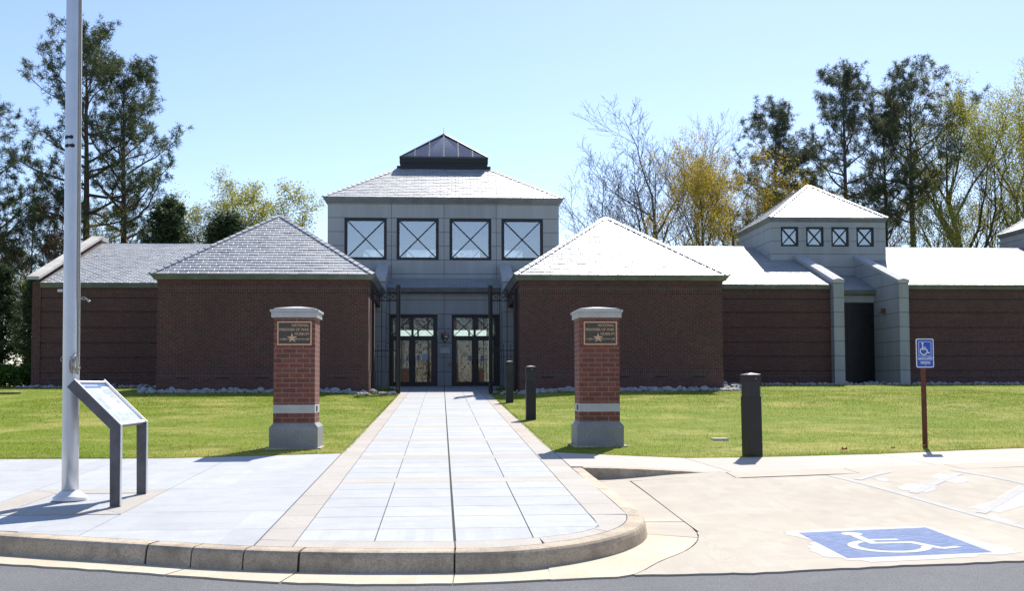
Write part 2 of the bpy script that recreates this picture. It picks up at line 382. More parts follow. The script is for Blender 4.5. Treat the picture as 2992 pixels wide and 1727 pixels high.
# lawn surface (mown turf) with the measured front edges
edgeL = [(-160, -19.4), (-30, -19.4), (-6.0, -19.43), (-3.85, -19.5), (-2.4, -19.2), (-1.505, -18.99)]
edgeR = [(1.505, -19.1), (2.23, -19.55), (3.2, -20.05), (4.1, -20.02), (5.9, -19.72), (8.5, -18.95), (12, -18.4), (40, -18), (160, -18)]
def edge_y(x, E):
    for (xa, ya), (xb, yb) in zip(E[:-1], E[1:]):
        if xa <= x <= xb: return ya + (yb-ya)*(x-xa)/(xb-xa)
    return E[0][1] if x < E[0][0] else E[-1][1]
def lawn(mb, E, xs):
    rows = [0, .012, .04, .09, .16, .25, .36, .48, .6, .72, .84, .93, 1.0]
    for xa, xb in zip(xs[:-1], xs[1:]):
        for t0, t1 in zip(rows[:-1], rows[1:]):
            q = []
            for x, t in ((xa, t0), (xb, t0), (xb, t1), (xa, t1)):
                e = edge_y(x, E); y = e + (9.5-e)*t; q.append((x, y, lawn_z(x, y)-.006))
            mb.face(q)
        mb.face([(xa, 9.5, lawn_z(xa, 9.5)-.006), (xb, 9.5, lawn_z(xb, 9.5)-.006), (xb, 240, .28), (xa, 240, .28)])
mb = MB()
lawn(mb, edgeL, [-160, -60, -30, -20, -14, -10, -8, -6, -5, -3.85, -3, -2.4, -2, -1.505])
lawn(mb, edgeR, [1.505, 2, 2.23, 2.7, 3.2, 4.1, 5, 5.9, 7, 8.5, 10, 12, 16, 24, 40, 160])
struct('lawn', mb, M_turf)

# road and everything concrete
mb = MB()
for (y0, y1) in ((-300, -34), (-34, -20.55)):
    mb.face([(-160, y0, B(y0)), (160, y0, B(y0)), (160, y1, B(y1)), (-160, y1, B(y1))])
struct('road', mb, M_asphalt)

KB = [(-13.0, -20.6), (-9.5, -22.4), (-6.3, -24.1), (-3.68, -25.31), (-2.27, -25.86), (-1.61, -26.10), (-.8, -26.27), (0, -26.33), (.305, -26.32), (.603, -26.22), (.939, -26.0),
      (1.237, -25.68), (1.431, -25.31), (1.53, -24.89), (1.549, -24.36), (1.545, -23.2), (1.52, -22.2), (1.507, -21.05)]
KC = catmull(KB, 8)
def arcl(C):
    s = [0]
    for a, b in zip(C[:-1], C[1:]): s.append(s[-1]+(b-a).length)
    return s
KS = arcl(KC)
def at_s(C, Sx, s):
    s = min(max(s, 0), Sx[-1])
    for i in range(len(C)-1):
        if Sx[i] <= s <= Sx[i+1]:
            t = (s-Sx[i])/max(1e-9, Sx[i+1]-Sx[i]); d = (C[i+1]-C[i]).normalized()
            return C[i].lerp(C[i+1], t), Vector((d.y, -d.x))
    d = (C[-1]-C[-2]).normalized(); return C[-1], Vector((d.y, -d.x))
def s_at(fn):
    best = min(range(len(KC)), key=lambda i: fn(KC[i])); return KS[best]
joints = [(s_at(lambda p, x=x: abs(p.x-x)+(p.y > -25.2 if x > 0 else 0)), g) for x, g in
          ((-9, .012), (-6.2, .012), (-3.95, .01), (-2.325, .022), (-1.90, .010), (-1.49, .009), (-1.09, .017), (0.0, .014))]
joints += [(s_at(lambda p: abs(p.y+24.6)+(p.x < 0)*9), .004)]
prof = [(0.004, 0.0), (.11, 0.0), (.138, -.006), (.152, -.022), (.162, -.05), (.178, -.162), (.004, -.165)]
def sweep(mb, s0, s1, pf, m=0):
    n = max(2, int((s1-s0)/.09)); rings = []
    for i in range(n+1):
        p, nn = at_s(KC, KS, s0+(s1-s0)*i/n)
        rings.append([(p.x+nn.x*o, p.y+nn.y*o, A(p.y+nn.y*min(o, .15))+dz) for o, dz in pf])
    k = len(pf); V = [q for r in rings for q in r]; Fs = []
    for i in range(n):
        for j in range(k): Fs.append((i*k+j, i*k+(j+1) % k, (i+1)*k+(j+1) % k, (i+1)*k+j))
    Fs += [tuple(range(k)), tuple(n*k+j for j in reversed(range(k)))]
    mb.add(V, Fs, m)
mb = MB()
cuts = [(0.0, 0.0)] + sorted(joints) + [(KS[-1], 0.0)]
for (a, ga), (b, gb) in zip(cuts[:-1], cuts[1:]): sweep(mb, a+ga/2, b-gb/2, prof, 0)
sweep(mb, 0.02, KS[-1]-.02, [(.0, -.012), (.135, -.012), (.15, -.055), (.165, -.165), (.0, -.165)], 1)
# kerb on the parking end, dying out where the slab rises to the sidewalk
K2 = [(1.655, -21.08), (2.13, -21.22), (2.58, -21.43), (2.9, -21.62), (3.2, -21.745)]
for (xa, ya), (xb, yb) in zip(K2[:-1], K2[1:]):
    mb.hexa([(xa, ya-.02, PZ(xa, ya)-.03), (xb, yb-.02, PZ(xb, yb)-.03), (xb, yb+.14, PZ(xb, yb)-.03), (xa, ya+.14, PZ(xa, ya)-.03)],
            [(xa, ya, A(ya)+.003), (xb, yb, A(yb)+.003), (xb, yb+.14, A(yb+.14)+.003), (xa, ya+.14, A(ya+.14)+.003)], 0)
struct('kerb', mb, [M_kerb, M_joint])

# gutter apron along the kerb
GE = [(-13, -21.2), (-9.5, -23.1), (-6.3, -24.75), (-3.42, -25.96), (-2.5, -26.28), (-1.38, -26.72), (-.74, -26.86), (-.2, -26.89), (.4, -26.85), (1.0, -26.745), (1.25, -26.71)]
mb = MB()
gs = [0]+[s_at(lambda p, x=x: abs(p.x-x)+(p.y > -25.2 if x > 0 else 0)) for x in (-9, -6.2, -3.95, -2.325, -1.9, -1.09, 0.0, .62)]
def ge_y(x): return edge_y(x, GE)
def kerb_foot(s): p, n = at_s(KC, KS, s); return p+n*.176
for i in range(len(gs)-1):
    a, b = gs[i]+.004, gs[i+1]-.004; n = max(2, int((b-a)/.12)); ins = []; outs = []
    for k in range(n+1):
        p = kerb_foot(a+(b-a)*k/n); _, nn = at_s(KC, KS, a+(b-a)*k/n)
        q = p+nn*.1
        for _ in range(12): q = Vector((p.x+nn.x*((p.y-ge_y(q.x))/max(.3, -nn.y)), p.y+nn.y*((p.y-ge_y(q.x))/max(.3, -nn.y))))
        ins.append(p); outs.append(q)
    wob = [0.008*math.sin(31*o.x)+.006*math.sin(83*o.x) for o in outs]
    outs = [Vector((o.x, o.y+w)) for o, w in zip(outs, wob)]
    for k in range(n):
        mb.hexa([(p.x, p.y, B(p.y)-.02) for p in (outs[k], outs[k+1], ins[k+1], ins[k])],
                [(p.x, p.y, B(p.y)+.014) for p in (outs[k], outs[k+1])]+[(p.x, p.y, B(p.y)+.006) for p in (ins[k+1], ins[k])], 0)
    if i == len(gs)-2: last_in, last_out = ins[-1], outs[-1]
# wide apron between the corner kerb and the dark joint
JC = catmull([(2.142, -21.55), (2.147, -22.85), (2.148, -24.3), (2.140, -24.83), (2.085, -25.22), (1.985, -25.52), (1.82, -25.85), (1.54, -26.24), (1.25, -26.70), (.95, -26.765), (.66, -26.815)], 6)
def apron(sa, sb, ta, tb, m=0):
    n = 14; JS = arcl(JC)
    for k in range(n):
        q = []
        for t in (k/n, (k+1)/n):
            i = kerb_foot(sa+(sb-sa)*t); o, _ = at_s(JC, JS, JS[-1]*(ta+(tb-ta)*t)); q.append((i, o))
        pts = [q[0][1], q[1][1], q[1][0], q[0][0]]
        mb.hexa([(p.x, p.y, B(p.y)-.02) for p in pts], [(p.x, p.y, PZ(p.x, p.y)+.012) for p in pts], m)
s0 = gs[-1]+.004; s1 = KS[-1]-.33
apron(s0, s0+(s1-s0)*.30, 1.0, .62, 0); apron(s0+(s1-s0)*.302, s0+(s1-s0)*.42, .616, .48, 1); apron(s0+(s1-s0)*.424, s1, .476, .0, 1)
struct('gutter', mb, [M_apron, M_park])

# parking concrete
AE = [(1.27, -26.70), (2.13, -26.69), (3.16, -26.53), (4.31, -26.40), (6, -26.1), (8, -25.6), (12, -24.4), (30, -21)]
GF = [(1.72, -21.33), (2.10, -21.53), (3.33, -22.235), (4.34, -22.08), (5.17, -21.84), (5.98, -21.69), (7.04, -21.5), (9, -21.0), (12, -20.6), (30, -19.8)]   # front line of the flush gutter
SJ = [(3.2, -21.745), (4.05, -21.6), (5.45, -21.29), (6.43, -21.07), (7.44, -20.8), (9, -20.35), (12, -19.9), (30, -19.1)]                               # sidewalk / gutter joint
JC2 = [Vector((p.x+.012, p.y-.004)) for p in JC]
mb = MB()
def ae_y(x): return edge_y(x, AE)+.010*math.sin(23*x)+.007*math.sin(61*x)
def top_y(x):        # upper limit of the slab: the joint curve or the gutter line
    if x >= 2.157: return edge_y(x, GF)-.006
    lo = None
    for a, b in zip(JC2[:-1], JC2[1:]):
        if (a.x-x)*(b.x-x) <= 0 and -26.69 < a.y < -24.8: lo = a.y+(b.y-a.y)*((x-a.x)/(b.x-a.x) if abs(b.x-a.x) > 1e-6 else 0)
    return lo if lo is not None else -26.6
xs = sorted(set([1.272+i*.12 for i in range(60)]+[8.5+i*1.0 for i in range(12)]+[2.14, 2.1575, 2.05, 1.95, 3.33]))
for xa, xb in zip(xs[:-1], xs[1:]):
    ya, yb = ae_y(xa), ae_y(xb); ta, tb = top_y(xa), top_y(xb)
    if xa < 2.1575 <= xb: tb = ta
    if ta-ya < .01 and tb-yb < .01: continue
    ta, tb = max(ta, ya+.002), max(tb, yb+.002); n = 26 if xa > 2 else 3
    for k in range(n):
        q = [(xa, ya+(ta-ya)*k/n), (xb, yb+(tb-yb)*k/n), (xb, yb+(tb-yb)*(k+1)/n), (xa, ya+(ta-ya)*(k+1)/n)]
        mb.face([(x, y, PZ(x, y)+.013) for x, y in q])
    mb.face([(xa, ya, B(ya)-.02), (xb, yb, B(yb)-.02), (xb, yb, PZ(xb, yb)+.013), (xa, ya, PZ(xa, ya)+.013)])
struct('parking_slab', mb, M_park)

# right sidewalk, its flush gutter strip and the low strip in front of the kerb
mb = MB()
sx = [1.509, 1.85, 2.4, 2.9, 3.25, 4.6, 6.03, 7.5, 9.0, 10.5, 12, 16, 24]
sj = lambda x: (edge_y(x, [(a, b+.145) for a, b in K2]) if x < 3.2 else edge_y(x, SJ))
for xa, xb in zip(sx[:-1], sx[1:]):
    ga, gb = (.006 if xa in (3.25, 6.03, 9.0, 12) else 0), (.006 if xb in (3.25, 6.03, 9.0, 12) else 0)
    sa, sb = (.10 if ga else 0), (.10 if gb else 0)      # the cuts run slightly askew
    xat, xab, xbt, xbb = xa+ga-sa, xa+ga+sa, xb-gb-sb, xb-gb+sb
    q = [(xab, sj(xab)+.006), (xbb, sj(xbb)+.006), (xbt, edge_y(xbt, edgeR)-.002), (xat, edge_y(xat, edgeR)-.002)]
    top = [(x, y, A(y)+.004) for x, y in q]; mb.hexa([(x, y, z-.06) for x, y, z in top], top, 0)
gx = [3.26, 4.8, 6.22, 7.8, 9.4, 12, 16, 24]
for xa, xb in zip(gx[:-1], gx[1:]):
    a, b = xa+.005, xb-.005
    q = [(a, edge_y(a, GF)+.006), (b, edge_y(b, GF)+.006), (b, edge_y(b, SJ)-.006), (a, edge_y(a, SJ)-.006)]
    top = [(x, y, PZ(x, y)+.012) for x, y in q]; mb.hexa([(x, y, z-.06) for x, y, z in top], top, 1)
lows = [1.72, 1.95, 2.10, 2.4, 2.7, 3.0, 3.25]
for a, b in zip(lows[:-1], lows[1:]):
    q = [(a, edge_y(a, GF)+.006), (b, edge_y(b, GF)+.006), (b, edge_y(b, K2)+.02), (a, edge_y(a, K2)+.02)]
    top = [(x, y, PZ(x, y)+.0125) for x, y in q]; mb.hexa([(x, y, z-.06) for x, y, z in top], top, 1)
struct('sidewalk', mb, [M_swalk, M_park])

# main walk: slabs over a dark joint bed
mb = MB()
kb = [p for p in KC if p.x > -1.56]
front = [(-1.505, at_s(KC, KS, s_at(lambda p: abs(p.x+1.505)))[0].y)] + [(p.x, p.y) for p in kb if -1.5 < p.x and p.y < -21.0]
inner = lambda y: min(1.50, 9)
def kerb_y(x):      # y of the kerb back for the front border
    if x < -1.5: x = -1.5
    pts = [p for p in KC if p.y < -24.5]
    for a, b in zip(pts[:-1], pts[1:]):
        if a.x <= x <= b.x: return a.y+(b.y-a.y)*(x-a.x)/(b.x-a.x)
    return -24.9
def slab(pts, m, dz=.0):
    top = [(x, y, A(y)+dz) for x, y in pts]
    mb.hexa([(x, y, z-.03) for x, y, z in top], top, m)
XI = 1.212; g = .006
bands = [-22.17, -19.58, -16.82, -13.87, -10.79, -7.95, -5.0, -2.05, .95, 3.9, 6.9]
bw = .20
INNER = [(-1.6, -25.84), (-1.21, -25.925), (-.8, -25.98), (-.4, -26.02), (0, -26.04), (.3, -26.02), (.55, -25.955), (.75, -25.87), (.92, -25.77), (1.05, -25.66), (1.14, -25.53), (1.2, -25.36)]
def inner_front(x):   # inner line of the front border, rounded at the right
    return edge_y(max(-1.6, min(x, 1.2)), INNER)
cols = [(-XI, -.615), (-.615, 0), (0, .615), (.615, XI)]
gapc = {-.615: .0045, 0: .011, .615: .0045, -XI: .004, XI: .004}
def panel(xa, xb, ya, yb, m=0):
    a, b = xa+gapc[xa], xb-gapc[xb]; slab([(a, ya), (b, ya), (b, yb), (a, yb)], m)
rows = []
prev = None
subs = {0: [-25.44, -24.79, -24.19, -23.58, -22.93]}
for bi, by in enumerate(bands):
    lo = (bands[bi-1]+bw) if bi else None
    hi = by-bw
    if bi: 
        n = 4 if bi < 4 else 3
        br = [lo+(hi-lo)*k/n for k in range(n+1)]
    else: br = subs[0]+[hi]
    for ya, yb in zip(br[:-1], br[1:]):
        for xa, xb in cols: panel(xa, xb, ya+.006, yb-.006)
    for xa, xb in ((-XI, 0), (0, XI)): slab([(xa+gapc[xa], by-bw+.004), (xb-gapc[xb], by-bw+.004), (xb-gapc[xb], by+bw-.004), (xa+gapc[xa], by+bw-.004)], 1)
ya = bands[-1]+bw
for xa, xb in cols: panel(xa, xb, ya+.003, 8.05)
# front row up to the curved border
for xa, xb in cols:
    a, b = xa+gapc[xa], xb-gapc[xb]; n = 8
    fr = [(a+(b-a)*k/n, inner_front(a+(b-a)*k/n)) for k in range(n+1)]
    if xb == XI:
        fr = fr
    poly = fr+[(b, -25.442), (a, -25.442)]
    for k in range(n):
        y0, y1 = min(fr[k][1], -25.45), min(fr[k+1][1], -25.45)
        slab([(fr[k][0], y0), (fr[k+1][0], y1), (fr[k+1][0], -25.442), (fr[k][0], -25.442)], 0)
# front border pieces
edges = [(-1.50, -1.216), (-1.208, -.006), (.006, .66)]
for xa, xb in edges:
    n = max(2, int((xb-xa)/.1))
    for k in range(n):
        a, b = xa+(xb-xa)*k/n, xa+(xb-xa)*(k+1)/n
        slab([(a, kerb_y(a)+.004), (b, kerb_y(b)+.004), (b, inner_front(b)-.006), (a, inner_front(a)-.006)], 1)
# rounded corner of the border
cpts = [p for p in KC if p.x > .66 and p.y < -24.8]
inn = [(x, inner_front(x)-.006) for x in (.66, .75, .92, 1.05, 1.14)]+[(1.2, -25.36), (1.218, -25.1), (1.218, -24.8)]
ic = catmull(inn, 6); IS = arcl(ic); CS = arcl(cpts); n = 22
for k in range(n):
    if k == 12: continue_gap = .03
    t0, t1 = k/n, (k+1)/n
    if k == 9: t1 -= .006
    o0 = at_s(cpts, CS, CS[-1]*t0)[0]; o1 = at_s(cpts, CS, CS[-1]*t1)[0]; i0 = at_s(ic, IS, IS[-1]*t0)[0]; i1 = at_s(ic, IS, IS[-1]*t1)[0]
    slab([(o0.x-.003, o0.y+.003), (o1.x-.003, o1.y+.003), (i1.x, i1.y), (i0.x, i0.y)], 1)
# side borders
for sg in (-1, 1):
    ylo = -26.0 if sg < 0 else -24.79
    y = ylo; k = 0
    while y < 1.3:
        step = .62 if y > -20 else .66
        y1 = min(y+step, 1.35); 
        def bx(yy): return sg*(1.50 if not (sg > 0 and yy < -21.2) else min(1.545, 1.50+.05*sstep(-21, -23.5, yy)))
        ys0 = y+.003 if k else y
        if sg < 0 and k == 0: pts = [(-1.50, kerb_y(-1.5)+.275), (-1.216, inner_front(-1.216)), (-1.216, y1-.003), (-1.50, y1-.003)]
        else: pts = [(bx(y), ys0), (sg*1.216, ys0), (sg*1.216, y1-.003), (bx(y1), y1-.003)]
        if sg > 0: pts = pts[::-1]
        slab(pts, 2 if y > -17.5 else 1); y = y1; k += 1
# plaza in front of the doors and under the fences
for sg in (-1, 1):
    slab(sorted([(sg*1.22, 1.36), (sg*2.43, 1.36)])+sorted([(sg*1.22, 8.05), (sg*2.43, 8.05)], reverse=True), 0)
# joint bed
mb.face([(-1.495, -25.95, A(-25.95)-.010), (1.49, -25.2, A(-25.2)-.010), (1.49, 8, A(8)-.010), (-1.495, 8, A(8)-.010)], 3)
mb.face([(-1.495, -25.951, A(-25.95)-.011), (-1.0, -26.3, A(-26.2)-.011), (0, -26.28, A(-26.2)-.011), (.9, -25.9, A(-25.9)-.011), (1.45, -25.2, A(-25.2)-.011)], 3)
struct('walkway', mb, [M_walk, M_agg, M_aggpink, M_joint])

# left plaza slabs beside the flagpole
mb = MB()
LX = [-1.512, -2.965, -4.35, -5.9, -7.6, -10, -13]
LY = [-19.47, -20.9, -22.72, -24.37, -25.35]
def kyL(x): return kerb_y_all(x)
def kerb_y_all(x):
    for a, b in zip(KC[:-1], KC[1:]):
        if a.x <= x <= b.x and a.x < 1: return a.y+(b.y-a.y)*(x-a.x)/(b.x-a.x)
    return -20.6
for xa, xb in zip(LX[1:], LX[:-1]):
    for k in range(len(LY)):
        yt = LY[k]; yb = LY[k+1] if k < 4 else -99
        n = 5
        for i in range(n):
            a, b = xa+.003+(xb-xa-.006)*i/n, xa+.003+(xb-xa-.006)*(i+1)/n
            q = []
            for x in (a, b):
                t = yt if k else edge_y(x, edgeL)-.002
                lo = max(yb, kerb_y_all(x)+.003); q.append((min(t-.003, 9), lo+.003 if yb > kerb_y_all(x) else lo))
            if q[0][0] > q[0][1]+.004 and q[1][0] > q[1][1]+.004:
                pts = [(a, q[0][1]), (b, q[1][1]), (b, q[1][0]), (a, q[0][0])]
                top = [(x, y, A(y)) for x, y in pts]; mb.hexa([(x, y, z-.04) for x, y, z in top], top, 0)
# aggregate ring round the flagpole pad
o = (-4.33, -2.962, -24.49, -22.75); i_ = (-4.03, -3.20, -24.19, -23.06)
for q in ([(o[0], o[2]), (o[1], o[2]), (i_[1], i_[2]), (i_[0], i_[2])], [(o[1], o[2]), (o[1], o[3]), (i_[1], i_[3]), (i_[1], i_[2])],
          [(o[1], o[3]), (o[0], o[3]), (i_[0], i_[3]), (i_[1], i_[3])], [(o[0], o[3]), (o[0], o[2]), (i_[0], i_[2]), (i_[0], i_[3])]):
    c = Vector((sum(p[0] for p in q)/4, sum(p[1] for p in q)/4))
    q = [(c.x+(x-c.x)*.996, c.y+(y-c.y)*.992) for x, y in q]
    mb.hexa([(x, y, A(y)-.01) for x, y in q], [(x, y, A(y)+.005) for x, y in q], 1)
mb.face([(x, y, A(y)-.06) for x, y in ((-12.8, -20.5), (-9.4, -22.2), (-6.2, -23.9), (-3.65, -25.1), (-2.25, -25.7), (-1.51, -25.95), (-1.51, -19.2), (-12.8, -19.6))], 2)
struct('pavement', mb, [M_walk, M_agg, M_thin])

# painted markings
def ragged(pts, rng, amp, n=7):
    out = []
    for a, b in zip(pts, pts[1:]+pts[:1]):
        a, b = Vector(a), Vector(b); d = (b-a); nn = Vector((d.y, -d.x)).normalized()
        for k in range(n): out.append(a+d*k/n+nn*rng.uniform(-.25, 1)*amp)
    return out
def sheet(mb, pts, dz, m=0):
    c = Vector((sum(p[0] for p in pts)/len(pts), sum(p[1] for p in pts)/len(pts))); n = len(pts); K = 5
    for k in range(n):
        a, b = Vector(pts[k]), Vector(pts[(k+1) % n])
        for r_ in range(K):
            q = [c.lerp(a, r_/K), c.lerp(b, r_/K), c.lerp(b, (r_+1)/K), c.lerp(a, (r_+1)/K)]
            if r_ == 0: q = q[1:]
            mb.face([(p.x, p.y, PZ(p.x, p.y)+dz) for p in q], m)
rng = random.Random(5)
mb = MB()
sheet(mb, ragged([(3.12, -26.36), (4.0, -26.2), (4.42, -26.08), (4.46, -25.92), (4.3, -25.3), (4.28, -24.83), (3.8, -24.88), (2.92, -25.03), (2.93, -25.2), (3.0, -25.5), (2.87, -25.78), (2.86, -26.12)], rng, .06, 5), .0148, 0)
for P_ in ([(4.77, -22.96), (5.0, -22.72), (5.2, -22.68), (5.35, -22.85), (5.14, -23.14), (4.95, -23.2)], [(5.52, -22.24), (5.72, -22.05), (5.88, -22.2), (5.86, -22.54), (5.6, -22.75), (5.5, -22.5)],
           [(5.09, -23.94), (5.53, -23.58), (5.88, -23.2), (6.28, -22.84), (6.32, -23.2), (5.75, -23.9), (5.3, -24.22)], [(4.8, -22.3), (4.98, -22.33), (4.92, -22.6), (4.78, -22.5)], [(4.98, -24.35), (5.2, -24.3), (5.22, -24.75), (5.0, -24.7)]):
    sheet(mb, ragged(P_, rng, .05, 5), .0148, 0)
def pline(mb, P_, w, dz, m):
    C_ = catmull(P_, 14)
    for p, q in zip(C_[:-1], C_[1:]):
        d = (q-p).normalized(); nn = Vector((-d.y, d.x))*w/2
        mb.face([(v.x, v.y, PZ(v.x, v.y)+dz) for v in (p-nn, q-nn, q+nn, p+nn)], m)
pline(mb, [(4.385, -22.09), (4.774, -23.3), (5.02, -24.3), (5.12, -24.97), (5.16, -25.9)], .10, .0158, 1)
pline(mb, [(6.02, -21.78), (6.37, -22.73), (6.62, -23.8), (6.78, -25.6)], .10, .0158, 1)
pline(mb, [(4.59, -22.42), (4.9, -22.12), (5.17, -21.89)], .095, .0164, 1)
pline(mb, [(4.89, -23.19), (5.4, -22.65), (5.96, -22.05)], .10, .0164, 1)
pline(mb, [(5.11, -24.2), (5.65, -23.6), (6.24, -22.96)], .10, .0164, 1)
# blue access square with the wheelchair figure
sq = [(3.005, -26.235), (4.24, -26.08), (4.24, -24.895), (3.005, -25.09)]
mb.face([(x, y, B(y)+.0160) for x, y in sq], 2)
def wheelchair(put, w=1.0):
    """flat figure in sign units (0..1000 wide picture), put(list of (u,v), layer)"""
    def seg(a, b, t, lay):
        a, b = Vector(a), Vector(b); d = (b-a).normalized(); n = Vector((-d.y, d.x))*t/2
        put([a-n, b-n, b+n, a+n], lay)
    put([Vector((770+38*math.cos(k/16*6.2832), 412+38*math.sin(k/16*6.2832))) for k in range(16)], 0)
    seg((768, 452), (775, 637), 34, 1); seg((775, 556), (885, 556), 32, 2); seg((760, 622), (912, 622), 34, 3)
    seg((903, 610), (962, 762), 34, 4); seg((955, 760), (1030, 733), 32, 5)
    n = 30; a0, a1 = R(242), R(8)
    aa = [R(242)-k/n*R(242-8) for k in range(n+1)]
    for k in range(n):
        p = []
        for r_, t in ((138, aa[k]), (138, aa[k+1]), (103, aa[k+1]), (103, aa[k])): p.append(Vector((805+r_*math.cos(t), 690+r_*math.sin(t))))
        put(p, 6)
def put_ground(pts, lay):
    q = []
    for p in pts:
        x = 3.45+(p.x-770)*.00245; y = -25.17-(p.y-412)*.00212+.12*(x-3.6)*.35
        q.append((x, y, B(y)+.0170+lay*.0002))
    mb.face(q, 3)
wheelchair(put_ground)
struct('road_marking', mb, [M_oldpaint, M_line, M_bluepaint, M_stonewhite])
# ------------------------------------------------------------------ museum building
BASE = Vector((0, 7, .25))
MUS = thing('museum_building', BASE, 'long brick museum with slate hip roofs and a glazed clerestory tower over its entrance', 'museum')

def slates(mb, a, b, c, d, e=.178, w=.31, seed=1, t=.017, row0=0):
    """slates on the planar trapezoid a-b (eave) c-d (ridge, c above a)"""
    rng = random.Random(seed)
    a, b, c, d = (Vector(p) for p in (a, b, c, d))
    u = (b-a).normalized(); vv = (c-a)-u*((c-a).dot(u)); H = vv.length; v = vv.normalized(); n = u.cross(v)
    if n.z < 0: n = -n
    ul0, ur0 = 0.0, (b-a).length; ul1, ur1 = (c-a).dot(u), (d-a).dot(u)
    rows = int(math.ceil(H/e)); u0base = a.dot(u)
    for r in range(rows):
        v0 = r*e-(.03 if r == 0 else 0); v1 = min((r+1)*e+.015, H)
        f0, f1 = max(0, v0)/H, v1/H
        L0, R0 = ul0+(ul1-ul0)*f0, ur0+(ur1-ur0)*f0; L1, R1 = ul0+(ul1-ul0)*f1, ur0+(ur1-ur0)*f1
        k = math.floor((min(L0, L1)+u0base)/w)-1; off = (.5 if (r+row0) % 2 else 0)*w + rng.uniform(-.02, .02)
        x = k*w+off-u0base
        while x < max(R0, R1):
            ww = w
            s0, s1 = max(x+.004, L0), min(x+ww-.004, R0); q0, q1 = max(x+.004, L1), min(x+ww-.004, R1)
            x += ww
            if s1-s0 < .015 and q1-q0 < .015: continue
            if s1 < s0: s0 = s1 = (s0+s1)/2
            if q1 < q0: q0 = q1 = (q0+q1)/2
            tl = t*rng.uniform(.85, 1.35); tw = rng.uniform(-.002, .002); vj = v0+rng.uniform(-.004, .004)
            P = [a+u*s0+v*vj+n*(tl+tw), a+u*s1+v*vj+n*(tl-tw), a+u*q1+v*v1+n*.004, a+u*q0+v*v1+n*.004]
            Q = [a+u*s0+v*vj+n*.001, a+u*s1+v*vj+n*.001]
            ch = .007                       # dressed edges, tilted so that they catch the low light
            if min(s1-s0, q1-q0) > .08:
                dn = -n*.008; E0, E1, E2, E3 = P[0]+dn, P[1]+dn, P[2]+dn*.6, P[3]+dn*.6
                I0, I1, I2, I3 = P[0]+u*ch, P[1]-u*ch, P[2]-u*ch, P[3]+u*ch
                mb.add([I0, I1, I2, I3, E1, E2, E0, E3, Q[0], Q[1]], [(0, 1, 2, 3), (1, 4, 5, 2), (6, 0, 3, 7), (8, 9, 4, 1, 0, 6)])
            else:
                mb.add([P[0], P[1], P[2], P[3], Q[0], Q[1]], [(0, 1, 2, 3), (4, 5, 1, 0), (1, 5, 2), (4, 0, 3)])
def hipcap(mb, p, q, w=.15, L=.27, m=0, t=.03):
    p, q = Vector(p), Vector(q); d = (q-p).normalized(); side = d.cross(Vector((0, 0, 1))).normalized(); nn = side.cross(d)
    n = int((q-p).length/L)
    for i in range(n):
        a, b = p+d*(L*i), p+d*(L*(i+1)+.03)
        lo, hi = nn*(t+.014), nn*(t-.006)
        for s in (-1, 1):
            dn = Vector((0, 0, -.055))
            A0, B0 = a+lo, b+hi; A1, B1 = a+lo+side*s*w+dn, b+hi+side*s*w+dn
            k = [A0-nn*.012, A1-nn*.012, B1-nn*.012, B0-nn*.012]; tpp = [A0, A1, B1, B0]
            if s < 0: k = k[::-1]; tpp = tpp[::-1]
            mb.hexa(k, tpp, m)
def gutter_ring(mb, xa, xb, ya, yb, z1, h=.165, inset=.10, m=0):
    o = [(xa, ya), (xb, ya), (xb, yb), (xa, yb)]; i = [(xa+inset, ya+inset), (xb-inset, ya+inset), (xb-inset, yb-inset), (xa+inset, yb-inset)]
    k = [(xa+inset+.14, ya+inset+.14), (xb-inset-.14, ya+inset+.14), (xb-inset-.14, yb-inset-.14), (xa+inset+.14, yb-inset-.14)]
    for j in range(4):
        l = (j+1) % 4
        O = lambda p, z: (p[0], p[1], z)
        mb.face([O(o[j], z1-.012), O(o[l], z1-.012), O(o[l], z1), O(o[j], z1)], m)
        mb.face([O(i[j], z1-h), O(i[l], z1-h), O(o[l], z1-.012), O(o[j], z1-.012)], m)
        mb.face([O(k[j], z1-h), O(k[l], z1-h), O(i[l], z1-h), O(i[j], z1-h)], m)
        mb.face([O(o[j], z1), O(o[l], z1), O(k[l], z1-.02), O(k[j], z1-.02)], m)
def wall_grid(mb, org, ux, nrm, th, us, zs, opened, mf=0, mi=1, mr=None):
    org, ux, nrm = Vector(org), Vector(ux), Vector(nrm); mr = mf if mr is None else mr
    op = lambda i, j: (not (0 <= i < len(us)-1 and 0 <= j < len(zs)-1)) or opened(us[i], us[i+1], zs[j], zs[j+1])
    P = lambda u, z, b: org+ux*u+Vector((0, 0, z))-nrm*(th if b else 0)
    for i in range(len(us)-1):
        for j in range(len(zs)-1):
            if op(i, j): continue
            u0, u1, z0, z1 = us[i], us[i+1], zs[j], zs[j+1]
            mb.face([P(u0, z0, 0), P(u1, z0, 0), P(u1, z1, 0), P(u0, z1, 0)], mf)
            mb.face([P(u0, z0, 1), P(u1, z0, 1), P(u1, z1, 1), P(u0, z1, 1)], mi)
            for di, dj, a, b in ((-1, 0, (u0, z0), (u0, z1)), (1, 0, (u1, z0), (u1, z1)), (0, -1, (u0, z0), (u1, z0)), (0, 1, (u0, z1), (u1, z1))):
                if op(i+di, j+dj): mb.face([P(*a, 0), P(*b, 0), P(*b, 1), P(*a, 1)], mr)
